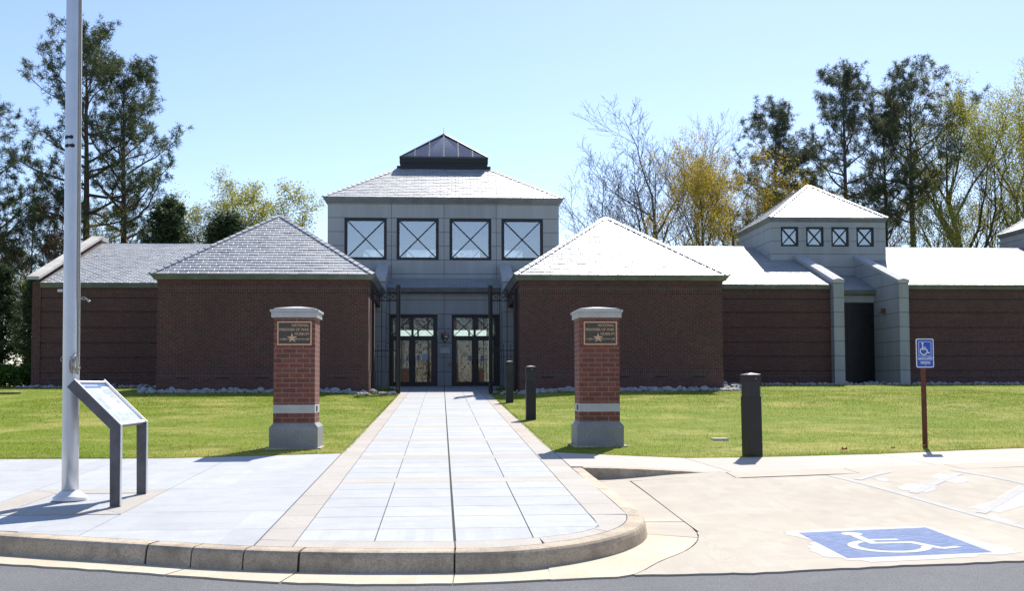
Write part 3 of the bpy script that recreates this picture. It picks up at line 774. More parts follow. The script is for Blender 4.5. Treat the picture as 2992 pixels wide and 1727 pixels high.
def text_mesh(name, body, size, mat, parent, org, ux, uz, align='RIGHT', ext=.004, xs=1.0, bold=0.0):
    cu = bpy.data.curves.new(name, 'FONT'); cu.body = body; cu.size = size; cu.align_x = align; cu.extrude = ext; cu.offset = bold
    to = bpy.data.objects.new(name, cu); COL.objects.link(to)
    dg = bpy.context.evaluated_depsgraph_get(); dg.update()
    me = bpy.data.meshes.new_from_object(to.evaluated_get(dg)); bpy.data.objects.remove(to); bpy.data.curves.remove(cu)
    ux, uz = Vector(ux), Vector(uz); n = ux.cross(uz); org = Vector(org)
    for v in me.vertices: v.co = org+ux*(v.co.x*xs)+uz*v.co.y+n*v.co.z
    me.name = name; me.materials.clear(); me.materials.append(mat); me.update()
    return link(name, me, parent)

# --- pavilions
PA, PW, PH, PAX = 2.235, 7.013, 3.856, 6.305
def pavilion(sg):
    xi, xo = PA, PA+PW
    X = lambda x: sg*x
    wi, wo = xi+.20, xo-.20
    mb = MB()
    x0, x1 = sorted((X(wi), X(wo))); y0, y1 = .19, 7.0
    def ring(z0, z1, pr, m, ya=y0, yb=y1):
        # walls as slabs with the niche left open in the inner side
        mb.box(x0-pr, x1+pr, ya-pr, yb, z0, z1, m)
    niche = (3.6, 6.72, .28, 3.28)
    # core with a niche: front, outer and back mass, inner side split round the niche
    def mass(z0, z1, pr, m):
        if z1 <= niche[3]+1e-6:
            dpt = .24
            if sg < 0: cx0, cx1, ni = x0-pr, x1-dpt, (x1-dpt, x1+pr)
            else: cx0, cx1, ni = x0+dpt, x1+pr, (x0-pr, x0+dpt)
            mb.box(cx0, cx1, y0-pr, y1, z0, z1, m)
            mb.box(ni[0], ni[1], y0-pr, niche[0], z0, z1, m); mb.box(ni[0], ni[1], niche[1], y1, z0, z1, m)
        else: mb.box(x0-pr, x1+pr, y0-pr, y1, z0, z1, m)
    mass(-.35, .585, .018, 0)
    mass(.585, .775, .024, 1)
    mass(.775, 3.28, 0, 0)
    mass(3.28, 3.497, .012, 1)
    mass(3.497, 3.57, .0, 0); mass(3.57, 3.78, .022, 0)
    w = obj('pavilion_wall', mb, [M_brick, M_soldier], MUS)
    # dark door panel at the back of the niche
    mb = MB(); xn = X(wi+.24-.02)
    a, b = sorted((xn, X(wi+.24-.012))); mb.box(a, b, 3.62, 6.70, .28, 3.27)
    for yy in (4.6, 5.65): a, b = sorted((X(wi+.24-.06), xn)); mb.box(a, b, yy-.04, yy+.04, .28, 3.27)
    obj('side_door', mb, M_frame, MUS)
    for c in (-8.24, -7.01, -5.78, -4.55, -3.31):
        mb = MB(); cx = -sg*c if sg < 0 else -c
        cx = X(-c)
        mb.box(cx-.195, cx+.195, y0-.0195, y0-.010, .535, .582); mb.box(cx-.195, cx+.195, y0-.024, y0-.0195, .578, .584)
        obj('vent', mb, M_black, w)
    # roof
    a, b = sorted((X(xi), X(xo))); cx = (a+b)/2; cy = PW/2; yb = PW; z0 = PH+.012
    mb = MB(); ap = (cx, cy, PAX)
    C = [(a, 0, z0), (b, 0, z0), (b, yb, z0), (a, yb, z0)]
    for i in range(4): mb.face([C[i], C[(i+1) % 4], ap], 1)
    for i in range(4): slates(mb, C[i], C[(i+1) % 4], ap, ap, seed=11+i+(5 if sg > 0 else 0))
    rf = obj('pavilion_roof', mb, [M_slate, M_deck], MUS)
    for i in range(4):
        mb = MB(); hipcap(mb, C[i], ap, w=.12); obj('hip_ridge', mb, M_slate, rf)
    mb = MB(); gutter_ring(mb, a-.01, b+.01, -.01, yb+.01, PH)
    obj('pavilion_gutter', mb, M_gutter, MUS)
pavilion(-1); pavilion(1)

# --- wings
PITCH = .333; EZ, EY, RY = 4.205, 6.80, 13.9
rz = lambda y: EZ+PITCH*(y-EY)
RZ = rz(RY)
def wing_wall(x0, x1):
    mb = MB(); y = 7.0
    zs = [.585, .80, 1.385, 1.94, 2.51, 3.11, 3.66]
    mb.box(x0, x1, y-.050, y+.3, -.35, .585, 0); mb.box(x0, x1, y-.056, y+.3, .585, .775, 1)
    mb.box(x0, x1, y, y+.3, .775, 3.66, 0)
    lv = [.775, .80, 1.385, 1.94, 2.51, 3.11, 3.655]
    for a, b in zip(lv[:-1], lv[1:]): mb.box(x0, x1, y-.045, y-.0005, a+.035 if a > .78 else a+.02, b-.035, 0)
    mb.box(x0, x1, y-.052, y+.3, 3.66, 3.87, 1); mb.box(x0, x1, y-.046, y+.3, 3.87, 4.02, 0)
    w = obj('wing_wall', mb, [M_brick, M_soldier], MUS)
    x = x0+.9
    while x < x1-.4:
        mb = MB(); mb.box(x-.19, x+.19, y-.054, y-.042, .52, .566); obj('vent', mb, M_black, w); x += 1.27
wing_wall(-15.40, -9.0); wing_wall(9.0, 15.17); wing_wall(18.18, 34.0)
def wing_roof(name, secs, xl, xr, seed):
    mb = MB()
    for k, (x0, x1, ya, yb) in enumerate(secs):
        a, b, c, d = (x0, ya, rz(ya)), (x1, ya, rz(ya)), (x0, yb, rz(yb)), (x1, yb, rz(yb))
        mb.face([a, b, d, c], 1); slates(mb, a, b, c, d, seed=seed+k)
    x0, x1 = xl, xr
    mb.face([(x0, RY, RZ), (x1, RY, RZ), (x1, 21, EZ), (x0, 21, EZ)], 1)
    r = obj(name, mb, [M_slate, M_deck], MUS)
    mb = MB(); x = xl
    while x < xr-.05:
        if any(p < x+.15 < q for p, q in TOWX):
            if mb.v: obj('ridge_cap', mb, M_slate, r); mb = MB()
        else:
            xe = min(x+.3, xr)
            mb.hexa([(x, RY-.13, RZ-.03), (xe, RY-.13, RZ-.03), (xe, RY+.13, RZ-.03), (x, RY+.13, RZ-.03)], [(x, RY-.02, RZ+.045), (xe, RY-.02, RZ+.035), (xe, RY+.02, RZ+.035), (x, RY+.02, RZ+.045)])
        x += .3
    if mb.v: obj('ridge_cap', mb, M_slate, r)
TOWX = [(-4.75, 4.75), (14.15, 19.25), (27.15, 32.25)]
TY = 9.1; SY = 11.2
wing_roof('wing_roof', [(-15.08, -4.70, EY, RY), (-4.70, -2.66, EY, TY)], -15.08, -4.7, 31)
wing_roof('wing_roof', [(2.66, 4.70, EY, TY), (4.70, 14.2, EY, RY), (14.2, 15.14, EY, SY), (18.2, 19.2, EY, SY), (19.2, 27.2, EY, RY), (27.2, 34, EY, SY)], 4.7, 34, 51)
def front_gutter(x0, x1, y, z1, name='wing_gutter', h=.185):
    mb = MB()
    mb.prism([(y-.005, z1), (y-.005, z1-.014), (y+.09, z1-h), (y+.22, z1-h), (y+.22, z1-.03)], 'x', x0, x1)
    obj(name, mb, M_gutter, MUS)
front_gutter(-15.09, -9.26, EY-.01, EZ); front_gutter(9.26, 15.14, EY-.01, EZ+.01); front_gutter(18.22, 34, EY-.01, EZ+.01)
# gable parapet at the left end
mb = MB(); x0, x1 = -15.41, -15.09
mb.prism([(6.93, -.35), (6.93, 4.22), (RY, 6.68), (20.9, 4.22), (20.9, -.35)], 'x', x0, x1)
par = obj('gable_wall', mb, [M_brick], MUS)
mb = MB()
for k in range(9):
    y0_, y1_ = 6.52+(RY-6.52)*k/9, 6.52+(RY-6.52)*(k+1)/9-.006
    zf = lambda y: 4.32+(y-6.52)*(6.84-4.32)/(RY-6.52)
    mb.hexa([(x0-.06, y0_, zf(y0_)-.03), (x1+.07, y0_, zf(y0_)-.03), (x1+.07, y1_, zf(y1_)-.03), (x0-.06, y1_, zf(y1_)-.03)],
            [(x0-.06, y0_, zf(y0_)+.09), (x1+.07, y0_, zf(y0_)+.09), (x1+.07, y1_, zf(y1_)+.09), (x0-.06, y1_, zf(y1_)+.09)])
mb.box(x0-.06, x1+.07, RY, RY+.9, 6.72, 6.93)
obj('gable_coping', mb, M_coping, par, bevel=.008)

# --- buttress walls flanking the recessed entrances
def buttress(xa, xb, yf, yb, hz0=4.33, hz1=None, w0=.0):
    hz = lambda y: hz0+PITCH*(y-yf)*.985
    mb = MB(); mb.prism([(yf, -.35), (yf, hz0-.06), (yb, hz(yb)-.06), (yb, -.35)], 'x', xa, xb)
    b = obj('buttress_wall', mb, M_precast, MUS)
    mb = MB(); xc = (xa+xb)/2; o = .022; n = 5
    for k in range(n):
        ya, yc = yf-.03+(yb-yf+.03)*k/n, yf-.03+(yb-yf+.03)*(k+1)/n-.004
        mb.hexa([(xa-o, ya, hz(ya)-.06), (xb+o, ya, hz(ya)-.06), (xb+o, yc, hz(yc)-.06), (xa-o, yc, hz(yc)-.06)],
                [(xa-o, ya, hz(ya)+.06), (xb+o, ya, hz(ya)+.06), (xb+o, yc, hz(yc)+.06), (xa-o, yc, hz(yc)+.06)])
        mb.hexa([(xa-o, ya, hz(ya)+.0601), (xb+o, ya, hz(ya)+.0601), (xb+o, yc, hz(yc)+.0601), (xa-o, yc, hz(yc)+.0601)],
                [(xc-.01, ya, hz(ya)+.115), (xc+.01, ya, hz(ya)+.115), (xc+.01, yc, hz(yc)+.115), (xc-.01, yc, hz(yc)+.115)])
    obj('coping', mb, M_stone, b)
buttress(-2.66, -2.235, 6.6, TY); buttress(2.235, 2.66, 6.6, TY)
buttress(15.17, 15.58, 6.6, SY); buttress(17.79, 18.18, 6.6, SY)

# --- canopies between the buttresses
def canopy(x0, x1, ye, yt, ze, zt, seed):
    mb = MB(); a, b, c, d = (x0, ye, ze), (x1, ye, ze), (x0, yt, zt), (x1, yt, zt)
    mb.face([a, b, d, c], 1); slates(mb, a, b, c, d, seed=seed)
    mb.face([(x0, ye+.05, ze-.2), (x1, ye+.05, ze-.2), (x1, yt, ze-.2), (x0, yt, ze-.2)], 1)
    obj('canopy_roof', mb, [M_slate, M_deck], MUS)
    mb = MB(); mb.prism([(ye-.01, ze), (ye-.01, ze-.03), (ye+.06, ze-.19), (ye+.2, ze-.19), (ye+.2, ze-.02)], 'x', x0+.002, x1-.002)
    obj('canopy_gutter', mb, M_gutter, MUS)
canopy(-2.232, 2.232, 7.75, TY, 4.15, 4.62, 71)
canopy(15.585, 17.785, 8.80, SY, 4.18, 5.02, 73)

# --- entrance wall with two glazed double doors
mb = MB()
wall_grid(mb, (0, 8.08, 0), (1, 0, 0), (0, -1, 0), .30, [-2.232, -2.16, -.262, .298, 2.20, 2.232], [.20, .275, 3.09, 3.98],
          lambda u0, u1, z0, z1: z0 > .27 and z1 < 3.1 and (u0 < -2.1 and u1 < -.2 and u0 > -2.2 or u0 > .29 and u1 < 2.21), 0, 1)
obj('entrance_wall', mb, [M_precast, M_paint], MUS)
def double_door(x0, x1):
    W_ = x1-x0; y = 8.28
    mb = MB()
    us = [0, .088, .177, .81, .865, .953, 1.013, 1.645, 1.72, W_]
    us = [0, .088, .177, .80, .862, .955, 1.025, 1.645, 1.725, W_]
    zs = [.275, .447, 2.08, 2.26, 2.975, 3.088]
    def op(u0, u1, z0, z1):
        if z0 >= 2.25 and z1 < 3.0: return (u0 >= .087 and u1 <= .863) or (u0 >= .954 and u1 <= 1.726)
        if z0 >= .44 and z1 < 2.1: return (u0 >= .176 and u1 <= .801) or (u0 >= 1.024 and u1 <= 1.646)
        return False
    wall_grid(mb, (x0, y, 0), (1, 0, 0), (0, -1, 0), .09, us, zs, op, 0, 0)
    for (a, b) in ((.088, .862), (.955, 1.725)):
        mb.bar((x0+a, y-.0, 2.26), (x0+b, y-.0, 2.975), .026, .03); mb.bar((x0+a, y-.001, 2.975), (x0+b, y-.001, 2.26), .026, .03)
    fr = obj('double_door', mb, M_frame, MUS)
    for (a, b, z0, z1) in ((.088, .862, 2.26, 2.975), (.955, 1.725, 2.26, 2.975), (.177, .80, .447, 2.08), (1.025, 1.645, .447, 2.08)):
        mb = MB(); mb.face([(x0+a, y+.04, z0), (x0+b, y+.04, z0), (x0+b, y+.04, z1), (x0+a, y+.04, z1)]); obj('pane', mb, M_doorglass, fr)
    for sx_, dx in ((.835, -1), (.99, 1)):
        mb = MB(); x = x0+sx_
        mb.tube([(x, y, 1.20), (x, y-.05, 1.20), (x+dx*.03, y-.06, 1.28), (x+dx*.03, y-.06, 1.10), (x, y-.05, 1.15), (x, y, 1.13)], .011, 6)
        obj('handle', mb, M_black, fr)
    return fr
dl = double_door(-2.158, -.264); dr = double_door(.300, 2.198)
mb = MB(); mb.box(-.86, -.66, 8.300, 8.306, 1.30, 1.57, 0); mb.box(-.845, -.675, 8.297, 8.2995, 1.315, 1.53, 1)
obj('notice', mb, [M_white, simple('printed_notice', (.42, .46, .60), (.6, .62, .7), 90, .6)], dl)
for x, par_ in ((-1.45, dl), (-1.02, dl), (1.03, dr), (1.50, dr)):
    mb = MB(); mb.box(x-.05, x+.05, 8.303, 8.307, 1.28, 1.48); obj('notice', mb, simple('blue_notice', (.16, .22, .42), (.3, .34, .5), 60, .6), par_)

# --- clerestory towers
def window_proto(w, h, fr, bar):
    mb = MB()
    wall_grid(mb, (0, 0, 0), (1, 0, 0), (0, -1, 0), .11, [-w/2, -w/2+fr, w/2-fr, w/2], [0, fr, h-fr, h], lambda a, b, c, d: a > -w/2 and b < w/2 and c > 0 and d < h, 0, 0)
    mb.bar((-w/2+fr, .01, fr), (w/2-fr, .01, h-fr), bar, .04); mb.bar((-w/2+fr, .009, h-fr), (w/2-fr, .009, fr), bar, .04)
    gl = MB(); gl.face([(-w/2+fr, .045, fr), (w/2-fr, .045, fr), (w/2-fr, .045, h-fr), (-w/2+fr, .045, h-fr)])
    return mb.mesh('window', [M_frame]), gl.mesh('pane', [M_glass])
def tower(cx, yf, hw, z_low, z_win, z_eave, apex, wins, ww, wh, fr, bar, ov, front_low_open=None, sky=None, seed=80, sides=(0, 1, 2, 3)):
    mb = MB(); cy = yf+hw; th = .22
    us = sorted(set([-hw, hw]+[w_-ww/2 for w_ in wins]+[w_+ww/2 for w_ in wins]+([front_low_open[0], front_low_open[1]] if front_low_open else [])))
    zt = z_eave-.165
    zs = sorted(set([z_low, z_win, z_win+wh, zt]+([front_low_open[2]] if front_low_open else [])))
    wm, gm = window_proto(ww, wh, fr, bar)
    for side in range(4):
        ang = side*math.pi/2; c, s = math.cos(ang), math.sin(ang)
        ux, nr = (c, s, 0), (s, -c, 0); cen = Vector((cx, cy, 0))+Vector(nr)*hw
        def op(u0, u1, z0, z1):
            if side in sides and z0 >= z_win-1e-4 and z1 <= z_win+wh+1e-4: return any(u0 >= w_-ww/2-1e-4 and u1 <= w_+ww/2+1e-4 for w_ in wins)
            if front_low_open and side in (0, 2) and z1 <= front_low_open[2]+1e-4: return u0 >= front_low_open[0]-1e-4 and u1 <= front_low_open[1]+1e-4
            return False
        e = 0 if side % 2 == 0 else th
        uu = [max(-hw+e+.0, min(hw-e, u)) for u in us]
        wall_grid(mb, cen, ux, nr, th, uu, zs, op, 0, 1)
    wl = obj('tower_wall', mb, [M_precast, M_paint], MUS)
    for side in sides:
        ang = side*math.pi/2; c, s = math.cos(ang), math.sin(ang)
        for w_ in wins:
            p = Vector((cx, cy, 0))+Vector((s, -c, 0))*(hw-.05)+Vector((c, s, 0))*w_+Vector((0, 0, z_win))
            o = link('window', wm, MUS, p, ang); g_ = bpy.data.objects.new('pane', gm); COL.objects.link(g_); g_.parent = o
    eh = hw+ov; ze = z_eave+.012; top = sky or 0.0
    slope = (apex-z_eave)/eh if not sky else sky_slope
    zt2 = ze+(eh-top)*slope
    C = [(cx-eh, cy-eh, ze), (cx+eh, cy-eh, ze), (cx+eh, cy+eh, ze), (cx-eh, cy+eh, ze)]
    T = [(cx-top, cy-top, zt2), (cx+top, cy-top, zt2), (cx+top, cy+top, zt2), (cx-top, cy+top, zt2)]
    mb = MB()
    for i in range(4):
        j = (i+1) % 4; mb.face([C[i], C[j], T[j], T[i]] if top else [C[i], C[j], T[i]], 1)
        cb = [(p[0], p[1], p[2]-.07) for p in (C[i], C[j], T[j], T[i])]
        mb.face(cb if top else cb[:3], 2)
        slates(mb, C[i], C[j], T[i], T[j], seed=seed+i)
    rf = obj('tower_roof', mb, [M_slate, M_deck, M_paint], MUS)
    for i in range(4):
        mb = MB(); hipcap(mb, C[i], T[i], w=.12); obj('hip_ridge', mb, M_slate, rf)
    mb = MB(); gutter_ring(mb, cx-eh-.01, cx+eh+.01, cy-eh-.01, cy+eh+.01, z_eave, h=.20); obj('tower_gutter', mb, M_gutter, MUS)
    return zt2
sky_slope = .60
zt = tower(0, TY, 4.68, .27, 5.372, 7.90, None, [-3.16, -1.065, 1.07, 3.18], 1.70, 1.71, .118, .056, .17, (-2.22, 2.2, 4.25), 1.86, 81)
# rear glazing low down is open daylight; skylight on the tower
cy = TY+4.68; sk = 1.88
mb = MB(); mb.box(-sk-.14, sk+.14, cy-sk-.14, cy-sk+.02, zt-.14, zt+.06); mb.box(-sk-.14, sk+.14, cy+sk-.02, cy+sk+.14, zt-.14, zt+.06)
mb.box(-sk-.14, -sk+.02, cy-sk+.02, cy+sk-.02, zt-.14, zt+.06); mb.box(sk-.02, sk+.14, cy-sk+.02, cy+sk-.02, zt-.14, zt+.06)
for z0, z1, e in ((zt+.06, zt+.22, 0), (zt+.22, zt+.47, .03)):
    mb.box(-sk-e, sk+e, cy-sk-e, cy-sk+.06, z0, z1); mb.box(-sk-e, sk+e, cy+sk-.06, cy+sk+e, z0, z1)
    mb.box(-sk-e, -sk+.06, cy-sk+.06, cy+sk-.06, z0, z1); mb.box(sk-.06, sk+e, cy-sk+.06, cy+sk-.06, z0, z1)
skl = obj('skylight_curb', mb, M_black, MUS)
SA = Vector((0, cy, 11.62)); zb = zt+.47
mb = MB(); cs = [Vector((-sk, cy-sk, zb)), Vector((sk, cy-sk, zb)), Vector((sk, cy+sk, zb)), Vector((-sk, cy+sk, zb))]
for i in range(4):
    mb.bar(cs[i], SA, .075, .075)
    a, b = cs[i], cs[(i+1) % 4]
    mb.bar(a+(b-a)*.01, b-(b-a)*.01, .08, .07)
    for k in (1, 2, 3, 4, 5):
        t = k/6; p = a+(b-a)*t; f = 1-abs(2*t-1); q = p+(SA-(a+b)/2)*f
        mb.bar(p, q, .055, .06)
mb.tube([SA+Vector((0, 0, -.05)), SA+Vector((0, 0, .03))], [.09, .05], 8)
obj('skylight_frame', mb, M_skyframe, skl)
mb = MB()
for i in range(4): mb.face([cs[i]+Vector((0, 0, .02)), cs[(i+1) % 4]+Vector((0, 0, .02)), SA-Vector((0, 0, .02))])
obj('skylight_glass', mb, M_skyglass, skl)
mb = MB(); mb.tube([SA, SA+Vector((0, 0, .33))], [.012, .006], 6); obj('lightning_rod', mb, M_steel, skl)
# lobby floor
mb = MB(); mb.box(-4.4, 4.4, 8.385, 18.2, .20, .272); obj('lobby_floor', mb, M_floor, MUS)
# rear lobby doors, seen through the glass
mb = MB()
wall_grid(mb, (0, 18.4, 0), (1, 0, 0), (0, -1, 0), .08, [-2.2, -2.1, -1.3, -1.2, -.15, .15, 1.2, 1.3, 2.1, 2.18], [.28, 2.70, 3.0, 4.24],
          lambda u0, u1, z0, z1: (u1-u0) > .5 and 2.6 < z0 < 2.9, 1, 1)
obj('rear_door_wall', mb, [M_frame, M_paint], MUS)
# desk and columns inside, dark shapes behind the door glass
for x in (-3.1, 3.1):
    mb = MB(); mb.box(x-.2, x+.2, 13, 13.4, .27, 4.6); obj('lobby_column', mb, M_precast, MUS)
mb = MB(); mb.box(-1.2, 1.2, 15.2, 15.9, .27, 1.3); obj('lobby_desk', mb, simple('desk_wood', (.16, .10, .06), (.24, .15, .09), 4, .5), MUS)

tower(16.7, SY, 2.55, 4.0, 6.28, 7.54, 9.46, [-1.72, -.60, .52, 1.64], .78, .86, .085, .05, .09, None, None, 91, (0, 2))
tower(29.7, SY, 2.55, 4.0, 6.28, 7.54, 9.46, [-1.72, -.60, .52, 1.64], .78, .86, .085, .05, .09, None, None, 96, (0, 2))
# service entrance between the right-hand buttresses
mb = MB(); mb.box(15.585, 17.785, 9.0, 9.25, 3.66, 3.995); obj('service_lintel', mb, M_precast, MUS)
mb = MB(); mb.box(15.585, 17.785, 9.08, 9.2, -.3, 3.658)
for k in range(7): mb.box(15.60, 17.77, 9.062, 9.079, .28+k*.52-.02, .28+k*.52+.02)
for x in (15.72, 16.68, 17.65): mb.box(x-.035, x+.035, 9.055, 9.0615, .28, 3.6)
obj('service_door', mb, M_frame, MUS)

# --- things fixed to the building
em = thing('arrowhead_emblem', (0.02, 8.08, 2.0), 'brown arrowhead shaped shield emblem between the two entrance doors', 'emblem')
AH = [(-.145, 2.36), (-.06, 2.375), (0, 2.43), (.07, 2.38), (.15, 2.36), (.165, 2.27), (.15, 2.17), (.10, 2.08), (.02, 1.985), (-.06, 2.07), (-.13, 2.16), (-.165, 2.27)]
mb = MB(); mb.prism([(x+.02, z) for x, z in AH], 'y', 8.04, 8.078); obj('shield', mb, M_brown, em, bevel=.008)
mb = MB(); mb.prism([(-.085, 2.13), (-.11, 2.20), (-.075, 2.2), (-.10, 2.27), (-.065, 2.27), (-.075, 2.34), (-.035, 2.27), (-.01, 2.27), (-.03, 2.2), (.0, 2.2), (-.03, 2.13)], 'y', 8.030, 8.0395); 
mb.prism([(-.075, 2.125), (.125, 2.125), (.03, 2.01), (.01, 2.01)], 'y', 8.031, 8.0395); obj('tree_motif', mb, M_dkgreen, em)
mb = MB(); mb.prism([(.0, 2.185), (.04, 2.235), (.065, 2.215), (.10, 2.26), (.145, 2.185)], 'y', 8.031, 8.0395)
mb.prism([(.0, 2.085), (.02, 2.105), (.07, 2.10), (.085, 2.08), (.06, 2.06), (.02, 2.06)], 'y', 8.026, 8.0305); obj('bison_and_mountain', mb, M_white, em)
text_mesh('lettering', 'NATIONAL\nPARK\nSERVICE', .042, M_white, em, (.155, 8.039, 2.335), (1, 0, 0), (0, 0, 1), 'RIGHT', .002)
pl = MB(); pl.box(-.17, .225, 8.045, 8.078, 1.555, 1.785); 
tag(obj('wall_plaque', pl, M_plaque, None, bevel=.006), 'blank grey metal plaque on the pier below the arrowhead emblem', 'plaque')
pl = MB(); pl.box(.135, .275, 8.03, 8.078, 1.10, 1.26); pl.box(.150, .26, 8.022, 8.0295, 1.115, 1.245)
tag(obj('intercom_box', pl, M_tan, None, bevel=.004), 'small tan intercom box beside the right entrance door', 'intercom')
lm = thing('wall_lamp', (17.79, 8.05, 3.26), 'brown cylindrical wall lamp on the grey buttress beside the dark service door', 'wall lamp')
mb = MB(); mb.tube([(17.785, 8.0, 3.26), (17.55, 7.9, 3.26)], .10, 14); mb.box(17.70, 17.79, 7.92, 8.12, 3.17, 3.35); obj('housing', mb, M_lampbrown, lm)
mb = MB(); mb.tube([(17.55, 7.9, 3.26), (17.52, 7.886, 3.26)], .075, 14); obj('lens', mb, M_steel, lm)
fl = thing('floodlight', (-14.35, 6.98, 3.95), 'small white floodlight under the left wing gutter beside the flagpole', 'floodlight')
mb = MB(); mb.box(-14.44, -14.24, 6.78, 6.97, 3.85, 3.955); obj('lamp_head', mb, M_white, fl, bevel=.01)
mb = MB(); mb.tube([(-14.18, 6.9, 3.9), (-14.18, 6.86, 3.78)], .025, 8); obj('sensor', mb, M_white, fl)

# ------------------------------------------------------------------ iron fence and gate at the entrance
def fence(sg):
    X = lambda x: sg*x
    side = 'left' if sg < 0 else 'right'
    f = thing('iron_fence', (X(1.95), 1.4, A(1.4)), 'black iron fence with X braces between the %s pavilion and its gate post' % side, 'fence', 'black iron entrance fences')
    y = 1.4; xa, xb = 1.53, 2.37
    mb = MB(); a, b = sorted((X(xb-.045), X(xb+.045))); mb.box(a, b, y-.045, y+.045, -.2, 3.44); mb.box(a-.006, b+.006, y-.05, y+.05, 3.44, 3.50); obj('wall_post', mb, M_black, f)
    mb = MB(); a, b = sorted((X(xa-.068), X(xa+.068))); mb.box(a, b, y-.068, y+.068, -.2, 3.58); mb.box(a-.008, b+.008, y-.076, y+.076, 3.58, 3.62); mb.box(a+.02, b-.02, y-.03, y+.03, 3.62, 3.66); obj('gate_post', mb, M_black, f, bevel=.004)
    for z in (3.37, 3.12, 1.465, .165):
        mb = MB(); mb.bar((X(xa+.05), y, z), (X(xb-.04), y, z), .03, .03); obj('rail', mb, M_black, f)
    cells = [xa+.058+(xb-.045-xa-.058)*k/3 for k in range(4)]
    mb = MB()
    for c0, c1 in zip(cells[:-1], cells[1:]):
        mb.bar((X(c0), y, 3.12), (X(c1), y, 3.37), .02, .02); mb.bar((X(c0), y+.004, 3.37), (X(c1), y+.004, 3.12), .02, .02)
    obj('cross_brace', mb, M_black, f)
    mb = MB()
    for k in (1, 2): 
        mb.bar((X(cells[k]), y, .14), (X(cells[k]), y, 3.45), .025, .025); mb.tube([(X(cells[k]), y, 3.45), (X(cells[k]), y, 3.47), (X(cells[k]), y, 3.52)], [.012, .022, .008], 8)
    obj('tall_bar', mb, M_black, f)
    mb = MB()
    for k in range(1, 6):
        x = xa+.058+(xb-.045-xa-.058)*k/6
        if k in (2, 4): continue
        mb.bar((X(x), y, .14), (X(x), y, 1.60), .018, .018); mb.tube([(X(x), y, 1.60), (X(x), y, 1.62), (X(x), y, 1.66)], [.01, .02, .006], 8)
    obj('picket', mb, M_black, f)
    # gate leaf, swung out towards the walk
    e = (1.42, .10) if sg > 0 else (1.505, .10)
    h = (1.50, 1.30) if sg > 0 else (1.525, 1.30)
    l = thing('gate_leaf', (X(h[0]), h[1], .08), 'tall black iron gate leaf swung open beside the %s gate post' % side, 'gate', 'open entrance gate leaves')
    P = lambda t, z: Vector((X(h[0]+(e[0]-h[0])*t), h[1]+(e[1]-h[1])*t, z))
    sd = (Vector((e[0], e[1], 0))-Vector((h[0], h[1], 0))).normalized(); sd = Vector((sg*sd.x, sd.y, 0))
    mb = MB(); mb.bar(P(0, .16), P(0, 3.52), .05, .05, side=sd); mb.bar(P(1, .16), P(1, 3.52), .05, .05, side=sd)
    for z in (3.44, 3.19, 1.48, .2): mb.bar(P(0, z), P(1, z), .035, .04)
    obj('leaf_frame', mb, M_black, l)
    mb = MB()
    for k in range(1, 11): mb.bar(P(k/11, .2), P(k/11, 3.19 if k % 2 else 3.44), .02, .02, side=sd)
    obj('leaf_bars', mb, M_black, l)
    mb = MB()
    for k in range(5): mb.bar(P(k/5, 3.19), P((k+1)/5, 3.44), .018, .018); mb.bar(P(k/5, 3.44), P((k+1)/5, 3.19), .018, .018)
    obj('cross_brace', mb, M_black, l)
    mb = MB(); mb.tube([P(.93, .9), P(.93, .03)], .014, 6); obj('drop_bolt', mb, M_black, l)
fence(-1); fence(1)

